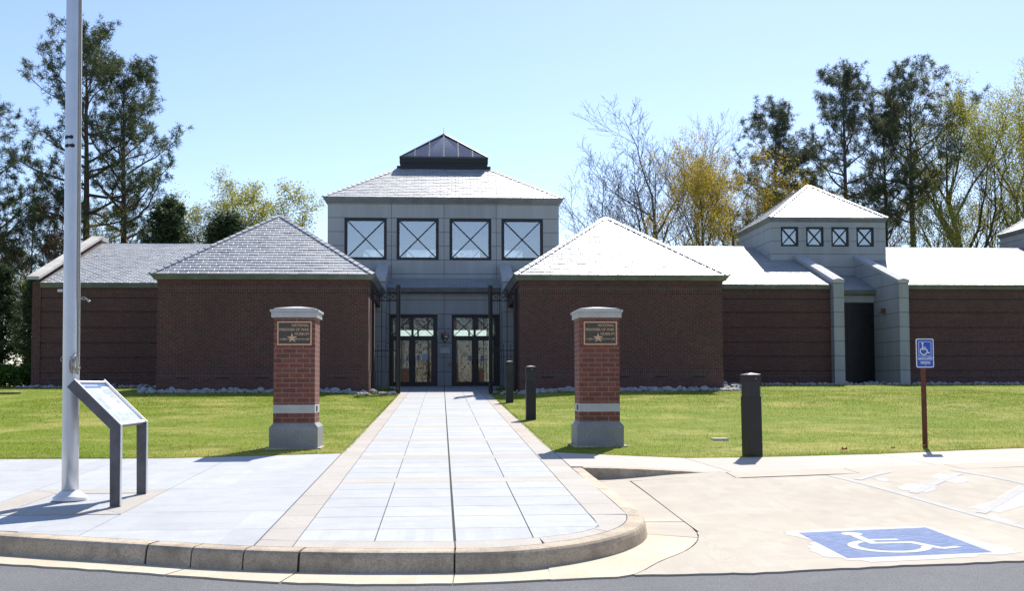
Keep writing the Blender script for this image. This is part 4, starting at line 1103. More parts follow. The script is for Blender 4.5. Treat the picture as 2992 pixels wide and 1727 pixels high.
# ------------------------------------------------------------------ brick gate pillars
def pillar(sg):
    X = lambda x: sg*x
    side = 'left' if sg < 0 else 'right'
    y0 = -18.197; y1 = y0+.61; xi, xo = 1.981, 2.591
    zg = lawn_z(sg*2.3, y0)
    p = thing('brick_pillar', (X(2.286), y0+.305, zg), 'red brick pillar with stone cap and bronze plaque, %s of the walkway' % side, 'pillar', 'brick gate pillars')
    a, b = sorted((X(xi), X(xo)))
    mb = MB(); mb.box(a, b, y0, y1, -.245, -.081); mb.box(a, b, y0, y1, .0435, 1.345); obj('brick_shaft', mb, M_pbrick, p)
    mb = MB(); e = .052
    mb.box(a-e, b+e, y0-e, y1+e, zg-.2, -.288)
    mb.hexa([(a-e, y0-e, -.288), (b+e, y0-e, -.288), (b+e, y1+e, -.288), (a-e, y1+e, -.288)], [(a-.003, y0-.003, -.230), (b+.003, y0-.003, -.230), (b+.003, y1+.003, -.230), (a-.003, y1+.003, -.230)])
    obj('base_block', mb, M_stonebase, p, bevel=.006)
    mb = MB(); mb.box(a-.104, b+.104, y0-.104, y1+.104, zg-.3, zg+.012); obj('footing', mb, M_kerb, p)
    mb = MB(); mb.box(a-.003, b+.003, y0-.003, y1+.003, -.081, .0435); bd = obj('stone_band', mb, M_stone, p, bevel=.004)
    mb = MB()
    xf = X(xi-.006); 
    for k in range(6):
        yy = y0+.16+k*.028; aa, bb = sorted((xf, X(xi-.002))); mb.box(aa, bb, yy, yy+.016, -.055, .018)
    aa, bb = sorted((X(xi-.0045), X(xi-.0025))); mb.box(aa, bb, y0+.14, y0+.33, -.06, .025)
    obj('vent', mb, M_black, bd)
    mb = MB(); e = .048
    mb.box(a-e+.014, b+e-.014, y0-e+.014, y1+e-.014, 1.345, 1.424)
    mb.box(a-e-.005, b+e+.005, y0-e-.005, y1+e+.005, 1.425, 1.462)
    mb.box(a-.004, b+.004, y0-.004, y1+.004, 1.463, 1.484)
    cx, cyy = (a+b)/2, (y0+y1)/2
    mb.hexa([(a-.004, y0-.004, 1.4842), (b+.004, y0-.004, 1.4842), (b+.004, y1+.004, 1.4842), (a-.004, y1+.004, 1.4842)], [(cx-.05, cyy-.05, 1.525), (cx+.05, cyy-.05, 1.525), (cx+.05, cyy+.05, 1.525), (cx-.05, cyy+.05, 1.525)])
    obj('cap', mb, M_stone, p, bevel=.006)
    # bronze plaque
    cx = -2.283 if sg < 0 else 2.30
    px0, px1, pz0, pz1 = cx-.254, cx+.254, .931, 1.286; yf = y0
    mb = MB(); mb.box(px0+.018, px1-.018, yf-.014, yf-.001, pz0+.018, pz1-.018); pq = obj('plaque', mb, M_bronze, p)
    mb = MB()
    for (u0, u1, v0, v1) in ((px0, px1, pz0, pz0+.02), (px0, px1, pz1-.02, pz1), (px0, px0+.02, pz0+.02, pz1-.02), (px1-.02, px1, pz0+.02, pz1-.02)): mb.box(u0, u1, yf-.026, yf-.001, v0, v1)
    obj('plaque_frame', mb, M_gold, pq)
    for body, zz, wd in (('NATIONAL', 1.210, .249), ('PRISONER OF WAR', 1.145, .435), ('MUSEUM', 1.081, .21)):
        t = text_mesh('lettering', body, .054, M_gold, pq, (0, 0, 0), (1, 0, 0), (0, 0, 1), 'LEFT', .004, bold=.0008)
        vs = [v.co.x for v in t.data.vertices]; s_ = wd/(max(vs)-min(vs)); mn = min(vs)
        for v in t.data.vertices: v.co = Vector((px1-.041-wd+(v.co.x-mn)*s_, yf-.016+v.co.y, zz+v.co.z))
    mb = MB(); sc = (cx-.035, 1.037); pts = []
    for k in range(10):
        r_ = .080 if k % 2 == 0 else .030; an = R(92+36*k); pts.append((sc[0]+r_*math.cos(an)*(1 if k else .9), sc[1]+r_*math.sin(an)))
    for k in range(10): mb.prism([sc, pts[k], pts[(k+1) % 10]], 'y', yf-.024, yf-.012)
    obj('star', mb, M_gold, pq)
    mb = MB()
    for ph in (0, math.pi):
        mb.tube([(px0+.033+(.437)*k/40, yf-.016, 1.021+.006*math.sin(k*.55+ph)) for k in range(41)], .0032, 5)
    for bx in (px0+.10, cx+.02, px1-.05):
        for an in (60, 120, 35): mb.bar((bx-.022*math.cos(R(an)), yf-.017, 1.021-.022*math.sin(R(an))), (bx+.022*math.cos(R(an)), yf-.017, 1.021+.022*math.sin(R(an))), .005, .005)
    obj('barbed_wire', mb, M_gold, pq)
pillar(-1); pillar(1)

# ------------------------------------------------------------------ bollard lights
def bollard():
    t = thing('bollard_light', (1.755, -4.93, lawn_z(1.755, -4.93)), 'dark square bollard light nearest the gate, right beside the walkway', 'bollard', 'dark bollard lights')
    bx, by, z0 = t.location; w = .102; H = 1.125
    def sq(mb, h, za, zb, m=0): mb.box(bx-h, bx+h, by-h, by+h, z0+za, z0+zb, m)
    mb = MB(); sq(mb, w, -.2, H-.30); obj('post', mb, M_black, t, bevel=.006)
    mb = MB()
    for k in range(6): sq(mb, w-.002, H-.285+k*.028, H-.273+k*.028)
    obj('louvre', mb, M_black, t)
    mb = MB(); sq(mb, w-.012, H-.30, H-.11); obj('lens', mb, simple('smoked_lens', (.05, .05, .055), rough=.3), t)
    mb = MB(); sq(mb, w+.002, H-.115, H-.005)
    e = w+.002; mb.hexa([(bx-e, by-e, z0+H-.0049), (bx+e, by-e, z0+H-.0049), (bx+e, by+e, z0+H-.0049), (bx-e, by+e, z0+H-.0049)], [(bx-.01, by-.01, z0+H+.018), (bx+.01, by-.01, z0+H+.018), (bx+.01, by+.01, z0+H+.018), (bx-.01, by+.01, z0+H+.018)])
    cp_ = obj('cap', mb, M_black, t, bevel=.004)
    mb = MB(); mb.tube([(bx+.02, by-w-.001, z0+H-.062), (bx+.02, by-w-.008, z0+H-.062)], .007, 8); obj('screw', mb, M_steel, cp_)
    return t
BL = bollard()
dup(BL, (1.757, -11.93, lawn_z(1.757, -11.93)-.02), label='dark square bollard light halfway along the right edge of the walkway')
b3 = dup(BL, (4.135, -19.86, lawn_z(4.1, -19.86)), label='dark bollard light on the lawn edge between right pillar and parking sign')
b3.rotation_euler = (R(.35), R(-.9), R(14))

# ------------------------------------------------------------------ parking sign
sg_ = thing('parking_sign', (7.07, -18.767, lawn_z(7.07, -18.77)), 'blue handicapped parking sign on a rusty red post in the lawn', 'sign')
x, y = 7.07, -18.767
mb = MB(); mb.hexa([(x-.031, y-.012, -.8), (x+.031, y-.012, -.8), (x+.031, y+.03, -.8), (x-.031, y+.03, -.8)], [(x-.040, y-.012, .97), (x+.022, y-.012, .97), (x+.022, y+.03, .97), (x-.040, y+.03, .97)])
obj('post', mb, M_rust, sg_)
def rr(x0, x1, z0, z1, r, n=5):
    o = []
    for cx_, cz_, a0 in ((x1-r, z1-r, 0), (x0+r, z1-r, 90), (x0+r, z0+r, 180), (x1-r, z0+r, 270)):
        for k in range(n+1): o.append((cx_+r*math.cos(R(a0+90*k/n)), cz_+r*math.sin(R(a0+90*k/n))))
    return o
SX0, SX1, SZ0, SZ1 = 6.944, 7.217, .565, .998
yp_ = y-.022
mb = MB(); mb.prism(rr(SX0, SX1, SZ0, SZ1, .026), 'y', yp_-.003, yp_)
pn = obj('sign_panel', mb, M_white, sg_)
mb = MB(); mb.prism(rr(SX0+.014, SX1-.014, SZ0+.014, SZ1-.014, .018), 'y', yp_-.0036, yp_-.0031); obj('blue_field', mb, M_blue, pn)
U = lambda px: SX0+(px-535)/(1165-535)*(SX1-SX0)
V = lambda pz: SZ1-(pz-240)/(1275-240)*(SZ1-SZ0)
mb = MB()
def put_sign(pts, lay): mb.face([(U(p.x), yp_-.0040-lay*.0002, V(p.y)) for p in pts])
wheelchair(put_sign)
for (a_, b_, c_, d_) in ((630, 1075, 345, 360), (630, 1075, 850, 865), (630, 645, 361, 849), (1060, 1075, 361, 849)):
    mb.face([(U(a_), yp_-.0041, V(d_)), (U(b_), yp_-.0041, V(d_)), (U(b_), yp_-.0041, V(c_)), (U(a_), yp_-.0041, V(c_))])
obj('wheelchair_symbol', mb, M_white, pn)
for body, pz, u0, u1 in (('HANDICAPPED', 1003, 597, 1125), ('PARKING', 1148, 692, 1032)):
    t = text_mesh('lettering', body, .058, M_white, pn, (0, 0, 0), (1, 0, 0), (0, 0, 1), 'LEFT', .0003, bold=.0012)
    xs_ = [v.co.x for v in t.data.vertices]; zz = [v.co.z for v in t.data.vertices]
    for v in t.data.vertices: v.co = Vector((U(u0)+(v.co.x-min(xs_))/(max(xs_)-min(xs_))*(U(u1)-U(u0)), yp_-.0042+v.co.y, V(pz)+(v.co.z-min(zz))/(max(zz)-min(zz))*.043))
for pz in (335, 1187):
    mb = MB(); mb.tube([(U(855), yp_-.003, V(pz)), (U(855), yp_-.012, V(pz))], .009, 8); obj('bolt', mb, M_steel, pn)

# ------------------------------------------------------------------ flagpole
px, py, pz = -3.725, -23.53, A(-23.53)
fp = thing('flagpole', (px, py, pz), 'tall brushed aluminium flagpole with a flared base collar, left of the walkway', 'flagpole')
ln = -.0075
P = lambda z, dx=0, dy=0: (px+ln*(z-pz)+dx, py+dy, z)
mb = MB(); n = 24; mb.tube([P(z) for z in np.linspace(pz, 11, n)], [.0785-.012*max(0, (z-1)/10) for z in np.linspace(pz, 11, n)], 32)
pole = obj('pole', mb, M_alu, fp, smooth=True)
mb = MB(); mb.tube([(px, py, 11), (px-.1, py, 11.05)], .04, 8); obj('truck', mb, M_alu, fp)
mb = MB(); mb.tube([(px, py, pz+.004), (px, py, pz+.03), (px, py, pz+.045), (px, py, pz+.09), (px, py, pz+.095)], [.160, .160, .150, .088, .082], 32); obj('base_collar', mb, M_white, fp)
for z, a0, a1 in ((2.795, 195, 290), (2.71, 190, 300)):
    mb = MB(); m_ = 8
    for k in range(m_):
        t0, t1 = R(a0+(a1-a0)*k/m_), R(a0+(a1-a0)*(k+1)/m_); r_ = .0795-.012*(z-1)/10; h0 = .016+.006*math.sin(k*2.1); h1 = .016+.006*math.sin((k+1)*2.1)
        c0, c1 = P(z), P(z)
        mb.face([(c0[0]+r_*math.cos(t0), py+r_*math.sin(t0), z-h0), (c0[0]+r_*math.cos(t1), py+r_*math.sin(t1), z-h1), (c0[0]+r_*math.cos(t1), py+r_*math.sin(t1), z+h1), (c0[0]+r_*math.cos(t0), py+r_*math.sin(t0), z+h0)])
    obj('tape_mark', mb, M_tape, fp)
mb = MB(); an = R(-28); 
def S_(z, r=.085, a=-28): r = r-.012*max(0, (z-1)/10); return P(z, r*math.cos(R(a)), r*math.sin(R(a)))
mb.tube([S_(z, .086, -20+2*math.sin(z)) for z in np.linspace(.55, 10.9, 40)], .006, 6); mb.tube([S_(z, .086, -33+8*(z < 1.0)) for z in np.linspace(.45, 10.9, 40)], .006, 6)
obj('halyard', mb, M_rope, fp)
mb = MB(); c = S_(1.20, .10, -10); mb.tube([(c[0]+.02*math.cos(t)+.02, c[1], c[2]+.012*math.sin(t)) for t in np.linspace(0, 6.3, 12)], .004, 6)
mb.tube([(c[0]+.04, c[1], c[2]), (c[0]+.058, c[1], c[2]-.012), (c[0]+.078, c[1], c[2]-.012), (c[0]+.083, c[1], c[2]-.025), (c[0]+.07, c[1], c[2]-.034), (c[0]+.05, c[1], c[2]-.012)], .0055, 6)
obj('snap_hook', mb, M_steel, fp)
mb = MB(); c = Vector(S_(.55, .093, -52)); mb.tube([c+Vector((-.004, 0, -.105)), c+Vector((-.002, -.02, -.07)), c+Vector((0, -.02, 0)), c+Vector((.004, -.02, .08)), c+Vector((.01, 0, .12))], [.009, .013, .014, .013, .008], 8); obj('cleat', mb, M_alu, fp)
mb = MB()
for k in range(5):
    s = (-1) ** k; o = -.004*k
    mb.tube([c+Vector((-.028*s, -.022+o, .075)), c+Vector((-.012*s, -.04+o, .03)), c+Vector((.012*s, -.04+o, -.03)), c+Vector((.026*s, -.022+o, -.08)), c+Vector((.0, -.01, -.09))], .007, 6)
    mb.tube([c+Vector((.026*s, -.022+o, .075)), c+Vector((.036*s, -.03+o, 0)), c+Vector((.03*s, -.022+o, -.07))], .006, 6)
mb.tube([c+Vector((.02, -.02, .02)), c+Vector((.05, -.02, -.005)), c+Vector((.062, -.02, -.04)), c+Vector((.05, -.02, -.055)), c+Vector((.03, -.02, -.02))], .006, 6)
obj('coiled_rope', mb, M_rope, fp)
mb = MB(); q = P(.60, -.083, 0); mb.tube([(q[0]-.004+.014*math.cos(t), q[1], q[2]+.022*math.sin(t)) for t in np.linspace(0, 6.3, 12)], .004, 6); obj('rope_ring', mb, M_rope, fp)

# ------------------------------------------------------------------ wayside panel
wy0, wy1 = -24.04, -23.14
ws = thing('wayside_sign', (-3.14, (wy0+wy1)/2, A(-23.6)), 'slanted interpretive panel on a grey two legged frame beside the flagpole', 'sign')
prof_ = lambda dz, dx: [(-3.192+dx, A(-23.6)-.05), (-3.093+dx, A(-23.6)-.05), (-3.100+dx, -.034+dz), (-3.534+dx, .396+dz), (-3.602+dx, .328+dz), (-3.202+dx, -.066+dz)]
for (ya, yb) in ((wy0, wy0+.012), (wy1-.012, wy1)):
    mb = MB(); pf = prof_(0, 0); 
    for q in ([pf[0], pf[1], pf[2], pf[5]], [pf[5], pf[2], pf[3], pf[4]]): mb.prism(q, 'y', ya, yb)
    lg = obj('leg', mb, M_wayframe, ws)
    mb = MB(); mb.bar((-3.094, (ya+yb)/2, A(-23.6)), (-3.097, (ya+yb)/2, -.034), .05, .006, side=(0, 1, 0)); mb.bar((-3.097, (ya+yb)/2, -.031), (-3.532, (ya+yb)/2, .400), .03, .008, side=(0, 1, 0)); obj('leg_edge', mb, M_alu, lg)
D0 = Vector((-3.115, 0, -.035)); D1 = Vector((-3.533, 0, .378)); du = (D1-D0); nv = Vector((-du.z, 0, du.x)).normalized(); nv = -nv if nv.z < 0 else nv
def PP(t, y, h): return D0+du*t+nv*h+Vector((0, y, 0))
mb = MB(); ya, yb = wy0+.013, wy1-.013
mb.hexa([PP(0, ya, -.03), PP(0, yb, -.03), PP(1, yb, -.03), PP(1, ya, -.03)], [PP(0, ya, -.004), PP(0, yb, -.004), PP(1, yb, -.004), PP(1, ya, -.004)])
tray = obj('panel_tray', mb, M_wayframe, ws)
mb = MB()
for t0, t1 in ((0, .045), (.965, 1.0)): mb.hexa([PP(t0, ya, -.0039), PP(t0, yb, -.0039), PP(t1, yb, -.0039), PP(t1, ya, -.0039)], [PP(t0, ya, .012), PP(t0, yb, .012), PP(t1, yb, .012), PP(t1, ya, .012)])
for q0, q1 in ((ya, ya+.025), (yb-.025, yb)): mb.hexa([PP(.045, q0, -.0039), PP(.045, q1, -.0039), PP(.965, q1, -.0039), PP(.965, q0, -.0039)], [PP(.045, q0, .012), PP(.045, q1, .012), PP(.965, q1, .012), PP(.965, q0, .012)])
obj('panel_frame', mb, M_alu, tray)
fa, fb = ya+.026, yb-.026
yy_ = lambda u: fa+(fb-fa)*u
def patch(mb, u0, u1, t0, t1, h, m=0): mb.face([PP(t0, yy_(u0), h), PP(t0, yy_(u1), h), PP(t1, yy_(u1), h), PP(t1, yy_(u0), h)], m)
M_panel = simple('panel_print', (.66, .69, .73), (.76, .77, .79), 5, .22)
M_band = simple('panel_blue_band', (.055, .11, .26), (.07, .14, .32), 3, .3)
M_pic = simple('panel_pictures', (.25, .31, .40), (.62, .64, .68), 40, .3, fine=(90, (.12, .15, .2), .6))
M_pic2 = simple('panel_aerial_view', (.35, .42, .50), (.68, .70, .72), 14, .3, fine=(25, (.20, .26, .34), .6))
mb = MB(); patch(mb, 0, 1, .046, .964, -.0030); face = obj('printed_panel', mb, M_panel, tray)
mb = MB(); patch(mb, 0, 1, .885, .964, -.0022); patch(mb, 0, .72, .850, .885, -.0022); obj('title_band', mb, M_band, face)
mb = MB(); patch(mb, .62, .95, .70, .83, -.0024); patch(mb, .70, .92, .60, .69, -.0024); patch(mb, .74, .88, .47, .56, -.0024); patch(mb, .12, .32, .36, .62, -.0024); obj('photographs', mb, M_pic, face)
mb = MB(); patch(mb, .0, 1, .05, .15, -.0025); patch(mb, .05, .6, .15, .30, -.00255); patch(mb, .55, .95, .15, .26, -.00245); obj('aerial_drawing', mb, M_pic2, face)
mb = MB()
rg = random.Random(4)
for k in range(15): patch(mb, .05, .05+.5*rg.uniform(.8, 1), .80-k*.013, .803-k*.013+.002, -.0020)
obj('text_lines', mb, simple('panel_grey_text', (.38, .42, .5), rough=.4), face)
t = text_mesh('lettering', 'National Prisoner of War Museum', .05, M_white, face, (0, 0, 0), (1, 0, 0), (0, 0, 1), 'LEFT', .0003, bold=.001)
xs_ = [v.co.x for v in t.data.vertices]
for v in t.data.vertices: v.co = PP(.902+v.co.z*.85, yy_(.02+(v.co.x-min(xs_))/(max(xs_)-min(xs_))*.62), -.0018-v.co.y)
# ------------------------------------------------------------------ vegetation helpers (numpy)
def np_mesh(name, V, Fq, mats, mi=None, smooth=False, tri=False):
    k = 3 if tri else 4
    me = bpy.data.meshes.new(name); nv, nf = len(V), len(Fq)
    me.vertices.add(nv); me.vertices.foreach_set('co', np.ascontiguousarray(V, np.float32).ravel())
    me.loops.add(nf*k); me.loops.foreach_set('vertex_index', np.ascontiguousarray(Fq, np.int32).ravel())
    me.polygons.add(nf); me.polygons.foreach_set('loop_start', np.arange(0, nf*k, k, dtype=np.int32))
    me.polygons.foreach_set('loop_total', np.full(nf, k, np.int32))
    if mi is not None: me.polygons.foreach_set('material_index', np.ascontiguousarray(mi, np.int32))
    if smooth: me.polygons.foreach_set('use_smooth', np.ones(nf, bool))
    for m in mats: me.materials.append(m)
    me.update(calc_edges=True); return me
def seg_tubes(segs, n):
    S_ = np.array(segs, float)              # p0(3) p1(3) r0 r1
    p0, p1, r0, r1 = S_[:, :3], S_[:, 3:6], S_[:, 6], S_[:, 7]
    d = p1-p0; d /= np.linalg.norm(d, axis=1)[:, None]+1e-9
    ref = np.where(np.abs(d[:, 2:3]) < .9, np.array([[0, 0, 1.]]), np.array([[1., 0, 0]]))
    a = np.cross(d, ref); a /= np.linalg.norm(a, axis=1)[:, None]+1e-9; b = np.cross(d, a)
    V = []; p1 = p1+d*(r1[:, None]*.6)
    for p, r in ((p0, r0), (p1, r1)):
        for k in range(n):
            t = 2*np.pi*k/n; V.append(p+(a*math.cos(t)+b*math.sin(t))*r[:, None])
    V = np.stack(V, 1); N = len(S_); V = V.reshape(-1, 3)
    base = np.arange(N)[:, None]*2*n
    Fq = np.concatenate([np.stack([base[:, 0]+k, base[:, 0]+(k+1) % n, base[:, 0]+n+(k+1) % n, base[:, 0]+n+k], 1) for k in range(n)])
    return V, Fq
def unit(v): return v/(np.linalg.norm(v, axis=-1, keepdims=True)+1e-9)
def leaf_quads(C, size, rs, aspect=.6, flat=0.0):
    n = len(C); a = unit(rs.normal(size=(n, 3))); a[:, 2] *= (1-flat); a = unit(a)
    b = unit(np.cross(a, unit(rs.normal(size=(n, 3))))); s = size*rs.uniform(.6, 1.35, (n, 1))
    V = np.stack([C-a*s*.5, C+b*s*.5*aspect, C+a*s*.5, C-b*s*.5*aspect], 1).reshape(-1, 3)
    return V, np.arange(n*4).reshape(n, 4)
def tufts(C, D, L, w, k, rs):
    """needle tufts: k thin blades radiating round direction D from each centre"""
    n = len(C); C = np.repeat(C, k, 0); D = np.repeat(D, k, 0)
    d = unit(D*.55+rs.normal(size=(n*k, 3))*.75); s = unit(np.cross(d, rs.normal(size=(n*k, 3))))
    l = L*rs.uniform(.6, 1.2, (n*k, 1)); tip = C+d*l; tip[:, 2] -= .12*l[:, 0]
    V = np.stack([C-s*w*.5, C+s*w*.5, tip+s*w*.22, tip-s*w*.22], 1).reshape(-1, 3)
    return V, np.arange(n*k*4).reshape(-1, 4)
def tree_meshes(name, trunk, twigs, foliage, mats):
    V, Fq = seg_tubes(trunk, 7); tm = np_mesh('trunk', V, Fq, [mats[0]], smooth=True)
    Vs, Fs, Ms, o = [], [], [], 0
    if twigs:
        V, Fq = seg_tubes(twigs, 3); Vs.append(V); Fs.append(Fq); Ms.append(np.zeros(len(Fq))); o = len(V)
    for V, Fq, mi in foliage:
        Vs.append(V); Fs.append(Fq+o); Ms.append(np.full(len(Fq), mi)); o += len(V)
    cm = np_mesh('crown', np.concatenate(Vs), np.concatenate(Fs), list(mats), np.concatenate(Ms))
    return tm, cm
def place_tree(name, meshes, loc, label, cat, group=None, rotz=0, scale=None):
    t = thing(name, loc, label, cat, group, rotz)
    if scale: t.scale = scale
    for nm, me in zip(('trunk', 'crown'), meshes):
        o = bpy.data.objects.new(nm, me); COL.objects.link(o); o.parent = t
    return t

def grow_pine(seed, H, r0, cb, cr, n_br, dens=1.0, lean=.02, mats=None, dead=0, bare_low=0, skew=(0, 0), nl=.26, top=.55, droop=0.0):
    """trunk, rising limbs, and needle pom-poms carried on the outer twigs, sky showing between them"""
    rs = np.random.RandomState(seed); rd = random.Random(seed)
    trunk, twigs, TC, TD, DC, DD = [], [], [], [], [], []
    n = 24; pts = []; x = y = 0.0; vx, vy = rd.uniform(-lean, lean), rd.uniform(-lean, lean)
    for i in range(n+1):
        z = (H-.6)*i/n; pts.append((x, y, z)); x += vx*H/n; y += vy*H/n; vx += rd.gauss(0, lean*.4); vy += rd.gauss(0, lean*.4); vx *= .9; vy *= .9
    pts = np.array(pts); rad = r0*np.clip(1-np.linspace(0, 1, n+1)**1.2*.90, .02, 1); rad[0] *= 1.2
    for i in range(n): trunk.append([*pts[i], *pts[i+1], rad[i], rad[i+1]])
    def at(t): f = t*n; i = min(n-1, int(f)); return pts[i]+(pts[i+1]-pts[i])*(f-i), rad[i]+(rad[i+1]-rad[i])*(f-i)
    def pom(P, d, k, spread, isdead):
        for _ in range(k):
            C = P+rs.normal(size=3)*spread
            (DC if isdead else TC).append(C); (DD if isdead else TD).append(unit(d+rs.normal(size=3)*.5+np.array([0, 0, .25])))
    az = rd.uniform(0, 6.28)
    for b in range(n_br):
        q = (b+.7*rd.random())/n_br; t = min(.995, cb+(1-cb)*q**.85); p, r = at(t); az += 2.4+rd.gauss(0, .45)
        prof = .62+1.1*q if q < .34 else 1.0-.08*math.sin(q*8)
        if q > .55: prof = max(.30, math.sqrt(max(0, 1-((q-.55)/.52)**2)))*(1-top*.3)
        L = cr*prof*rd.uniform(.7, 1.15)*(1+.35*(math.cos(az)*skew[0]+math.sin(az)*skew[1]))
        el = R(4+58*q**1.5+rd.gauss(0, 9)-droop*30*(1-q)); d = np.array([math.cos(az)*math.cos(el), math.sin(az)*math.cos(el), math.sin(el)])
        rb = min(r*.62, .02+L*.020); m = 7; P0 = p; live = rd.random() > bare_low*(1-q)
        isd = dead and rd.random() < dead*(1-.8*q)
        for i in range(m):
            d = unit(d+np.array([rd.gauss(0, .15), rd.gauss(0, .15), rd.gauss(0, .12)+.07])); P1 = P0+d*L/m
            f0, f1 = rb*(1-.80*i/m), rb*(1-.80*(i+1)/m); (trunk if rb > .05 and i < 4 else twigs).append([*P0, *P1, f0, f1])
            if i >= 2 and live:
                for s_ in range(2 if i < m-1 else 3):
                    sd = unit(np.cross(d, [0, 0, 1]))*(1 if (s_+i) % 2 else -1)
                    dd = unit(d*rd.uniform(.4, 1.0)+sd*rd.uniform(.3, 1.0)+np.array([0, 0, rd.uniform(-.25, .65)]))
                    ll = L*rd.uniform(.20, .36)*(1.2-.06*i); Q0 = P0+(P1-P0)*rd.random(); k = 4; h = f1*.5
                    for j in range(k):
                        dd = unit(dd+np.array([rd.gauss(0, .2), rd.gauss(0, .2), rd.gauss(0, .15)+.12])); Q1 = Q0+dd*ll/k
                        twigs.append([*Q0, *Q1, max(.011, h*(1-j/k*.6)), max(.009, h*(1-(j+1)/k*.6))])
                        if j >= 1:
                            for _ in range(rd.choice((0, 0, 1)) if j < k-1 else rd.choice((1, 2))):
                                e = unit(dd+rs.normal(size=3)*.75+np.array([0, 0, .2])); Q2 = Q1+e*rd.uniform(.2, .5); twigs.append([*Q1, *Q2, .010, .008])
                                pom(Q2, e, int(rd.choice((3, 4, 6))*dens), .075, isd)
                        Q0 = Q1
                    pom(Q0, dd, int(5*dens), .085, isd)
            P0 = P1
        if live: pom(P0, d, int(8*dens), .12, isd)
    pom(pts[-1]+np.array([0, 0, .3]), np.array([0, 0, 1.]), 10, .15, False)
    k = H/max(c[2] for c in TC+DC)
    for L_ in (trunk, twigs):
        for s in L_:
            for i in range(6): s[i] *= k
    TC = [c*k for c in TC]; DC = [c*k for c in DC]
    fol = [(*tufts(np.array(TC), np.array(TD), nl, .024, 7, rs), 1)]
    if DC: fol.append((*tufts(np.array(DC), np.array(DD), nl, .024, 7, rs), 2))
    return tree_meshes('pine', trunk, twigs, fol, mats or [M_bark, M_pine, M_dead])

def grow_broad(seed, H, r0, spec, mats, leaf=0, lsize=.10, lean=(0, 0), clear=.3, trop=.10, wig=.16, leaf_bias=None, fork=True, minr=.008, lspread=.12, crown_trunk=1.0):
    """spec: per level (children, length ratio, angle, start)"""
    rs = np.random.RandomState(seed); rd = random.Random(seed); trunk, twigs, LC = [], [], []
    def br(p, d, L, r, lev):
        m = 8 if lev == 0 else (6 if lev == 1 else (4 if lev == 2 else 3)); nodes = []; last = lev == len(spec)
        for i in range(m):
            k = np.array([rd.gauss(0, wig), rd.gauss(0, wig), rd.gauss(0, wig*.6)+trop*(0.2 if lev == 0 else 1)])*(.4 if lev == 0 else 1)
            d = unit(d+k); q = p+d*L/m; f = .80 if lev < len(spec) else .6
            ra, rb = max(minr*.8, r*(1-f*(i/m)**1.1)), max(minr*.7, r*(1-f*((i+1)/m)**1.1))
            (trunk if lev < 2 and ra > .05 else twigs).append([*p, *q, ra, rb]); nodes.append((p, q, d, ra)); p = q
        if last or (leaf and lev >= len(spec)-1):
            nl = leaf if last else leaf*.6
            nl = int(nl)+(rd.random() < nl-int(nl))
            for _ in range(nl):
                a, b, _d, _r = rd.choice(nodes[-2:] if last else nodes[1:]); LC.append(a+(b-a)*rd.random()+rs.normal(size=3)*lspread)
        if last: return
        nc, lr, ang, st = spec[lev]; nc = max(1, int(round(nc*rd.uniform(.8, 1.2)))); az = rd.uniform(0, 6.28)
        for c in range(nc):
            t = st+(1-st)*(c+rd.random()*.9)/nc; f = min(.999, t)*m; i = int(f); a, b, dd, ra = nodes[i]; pp = a+(b-a)*(f-i)
            az += 2.399+rd.gauss(0, .4); ref = np.array([0, 0, 1.]) if abs(dd[2]) < .9 else np.array([1., 0, 0])
            u = unit(np.cross(dd, ref)); v = np.cross(dd, u); an = R(ang*rd.uniform(.7, 1.3))
            nd = unit(dd*math.cos(an)+(u*math.cos(az)+v*math.sin(az))*math.sin(an))
            br(pp, nd, L*lr*rd.uniform(.7, 1.25)*(1.15-.5*t if lev else 1.1-.25*t), max(minr, min(ra*.8, r*lr*(.85 if lev else .75)*(1.1-.55*t))), lev+1)
    br(np.zeros(3), unit(np.array([lean[0], lean[1], 1.0])), H*crown_trunk, r0, 0)
    # scale to the wanted height
    zmax = max(s[5] for s in trunk+twigs); k = H/zmax
    for L_ in (trunk, twigs):
        for s in L_:
            for i in range(6): s[i] *= k
    fol = []
    if LC:
        C = np.array(LC)*k
        if leaf_bias is not None: C = C[rs.rand(len(C)) < leaf_bias(C/np.array([1, 1, H]))]
        fol = [(*leaf_quads(C, lsize, rs), 1)]
    return tree_meshes('broad', trunk, twigs, fol, mats)

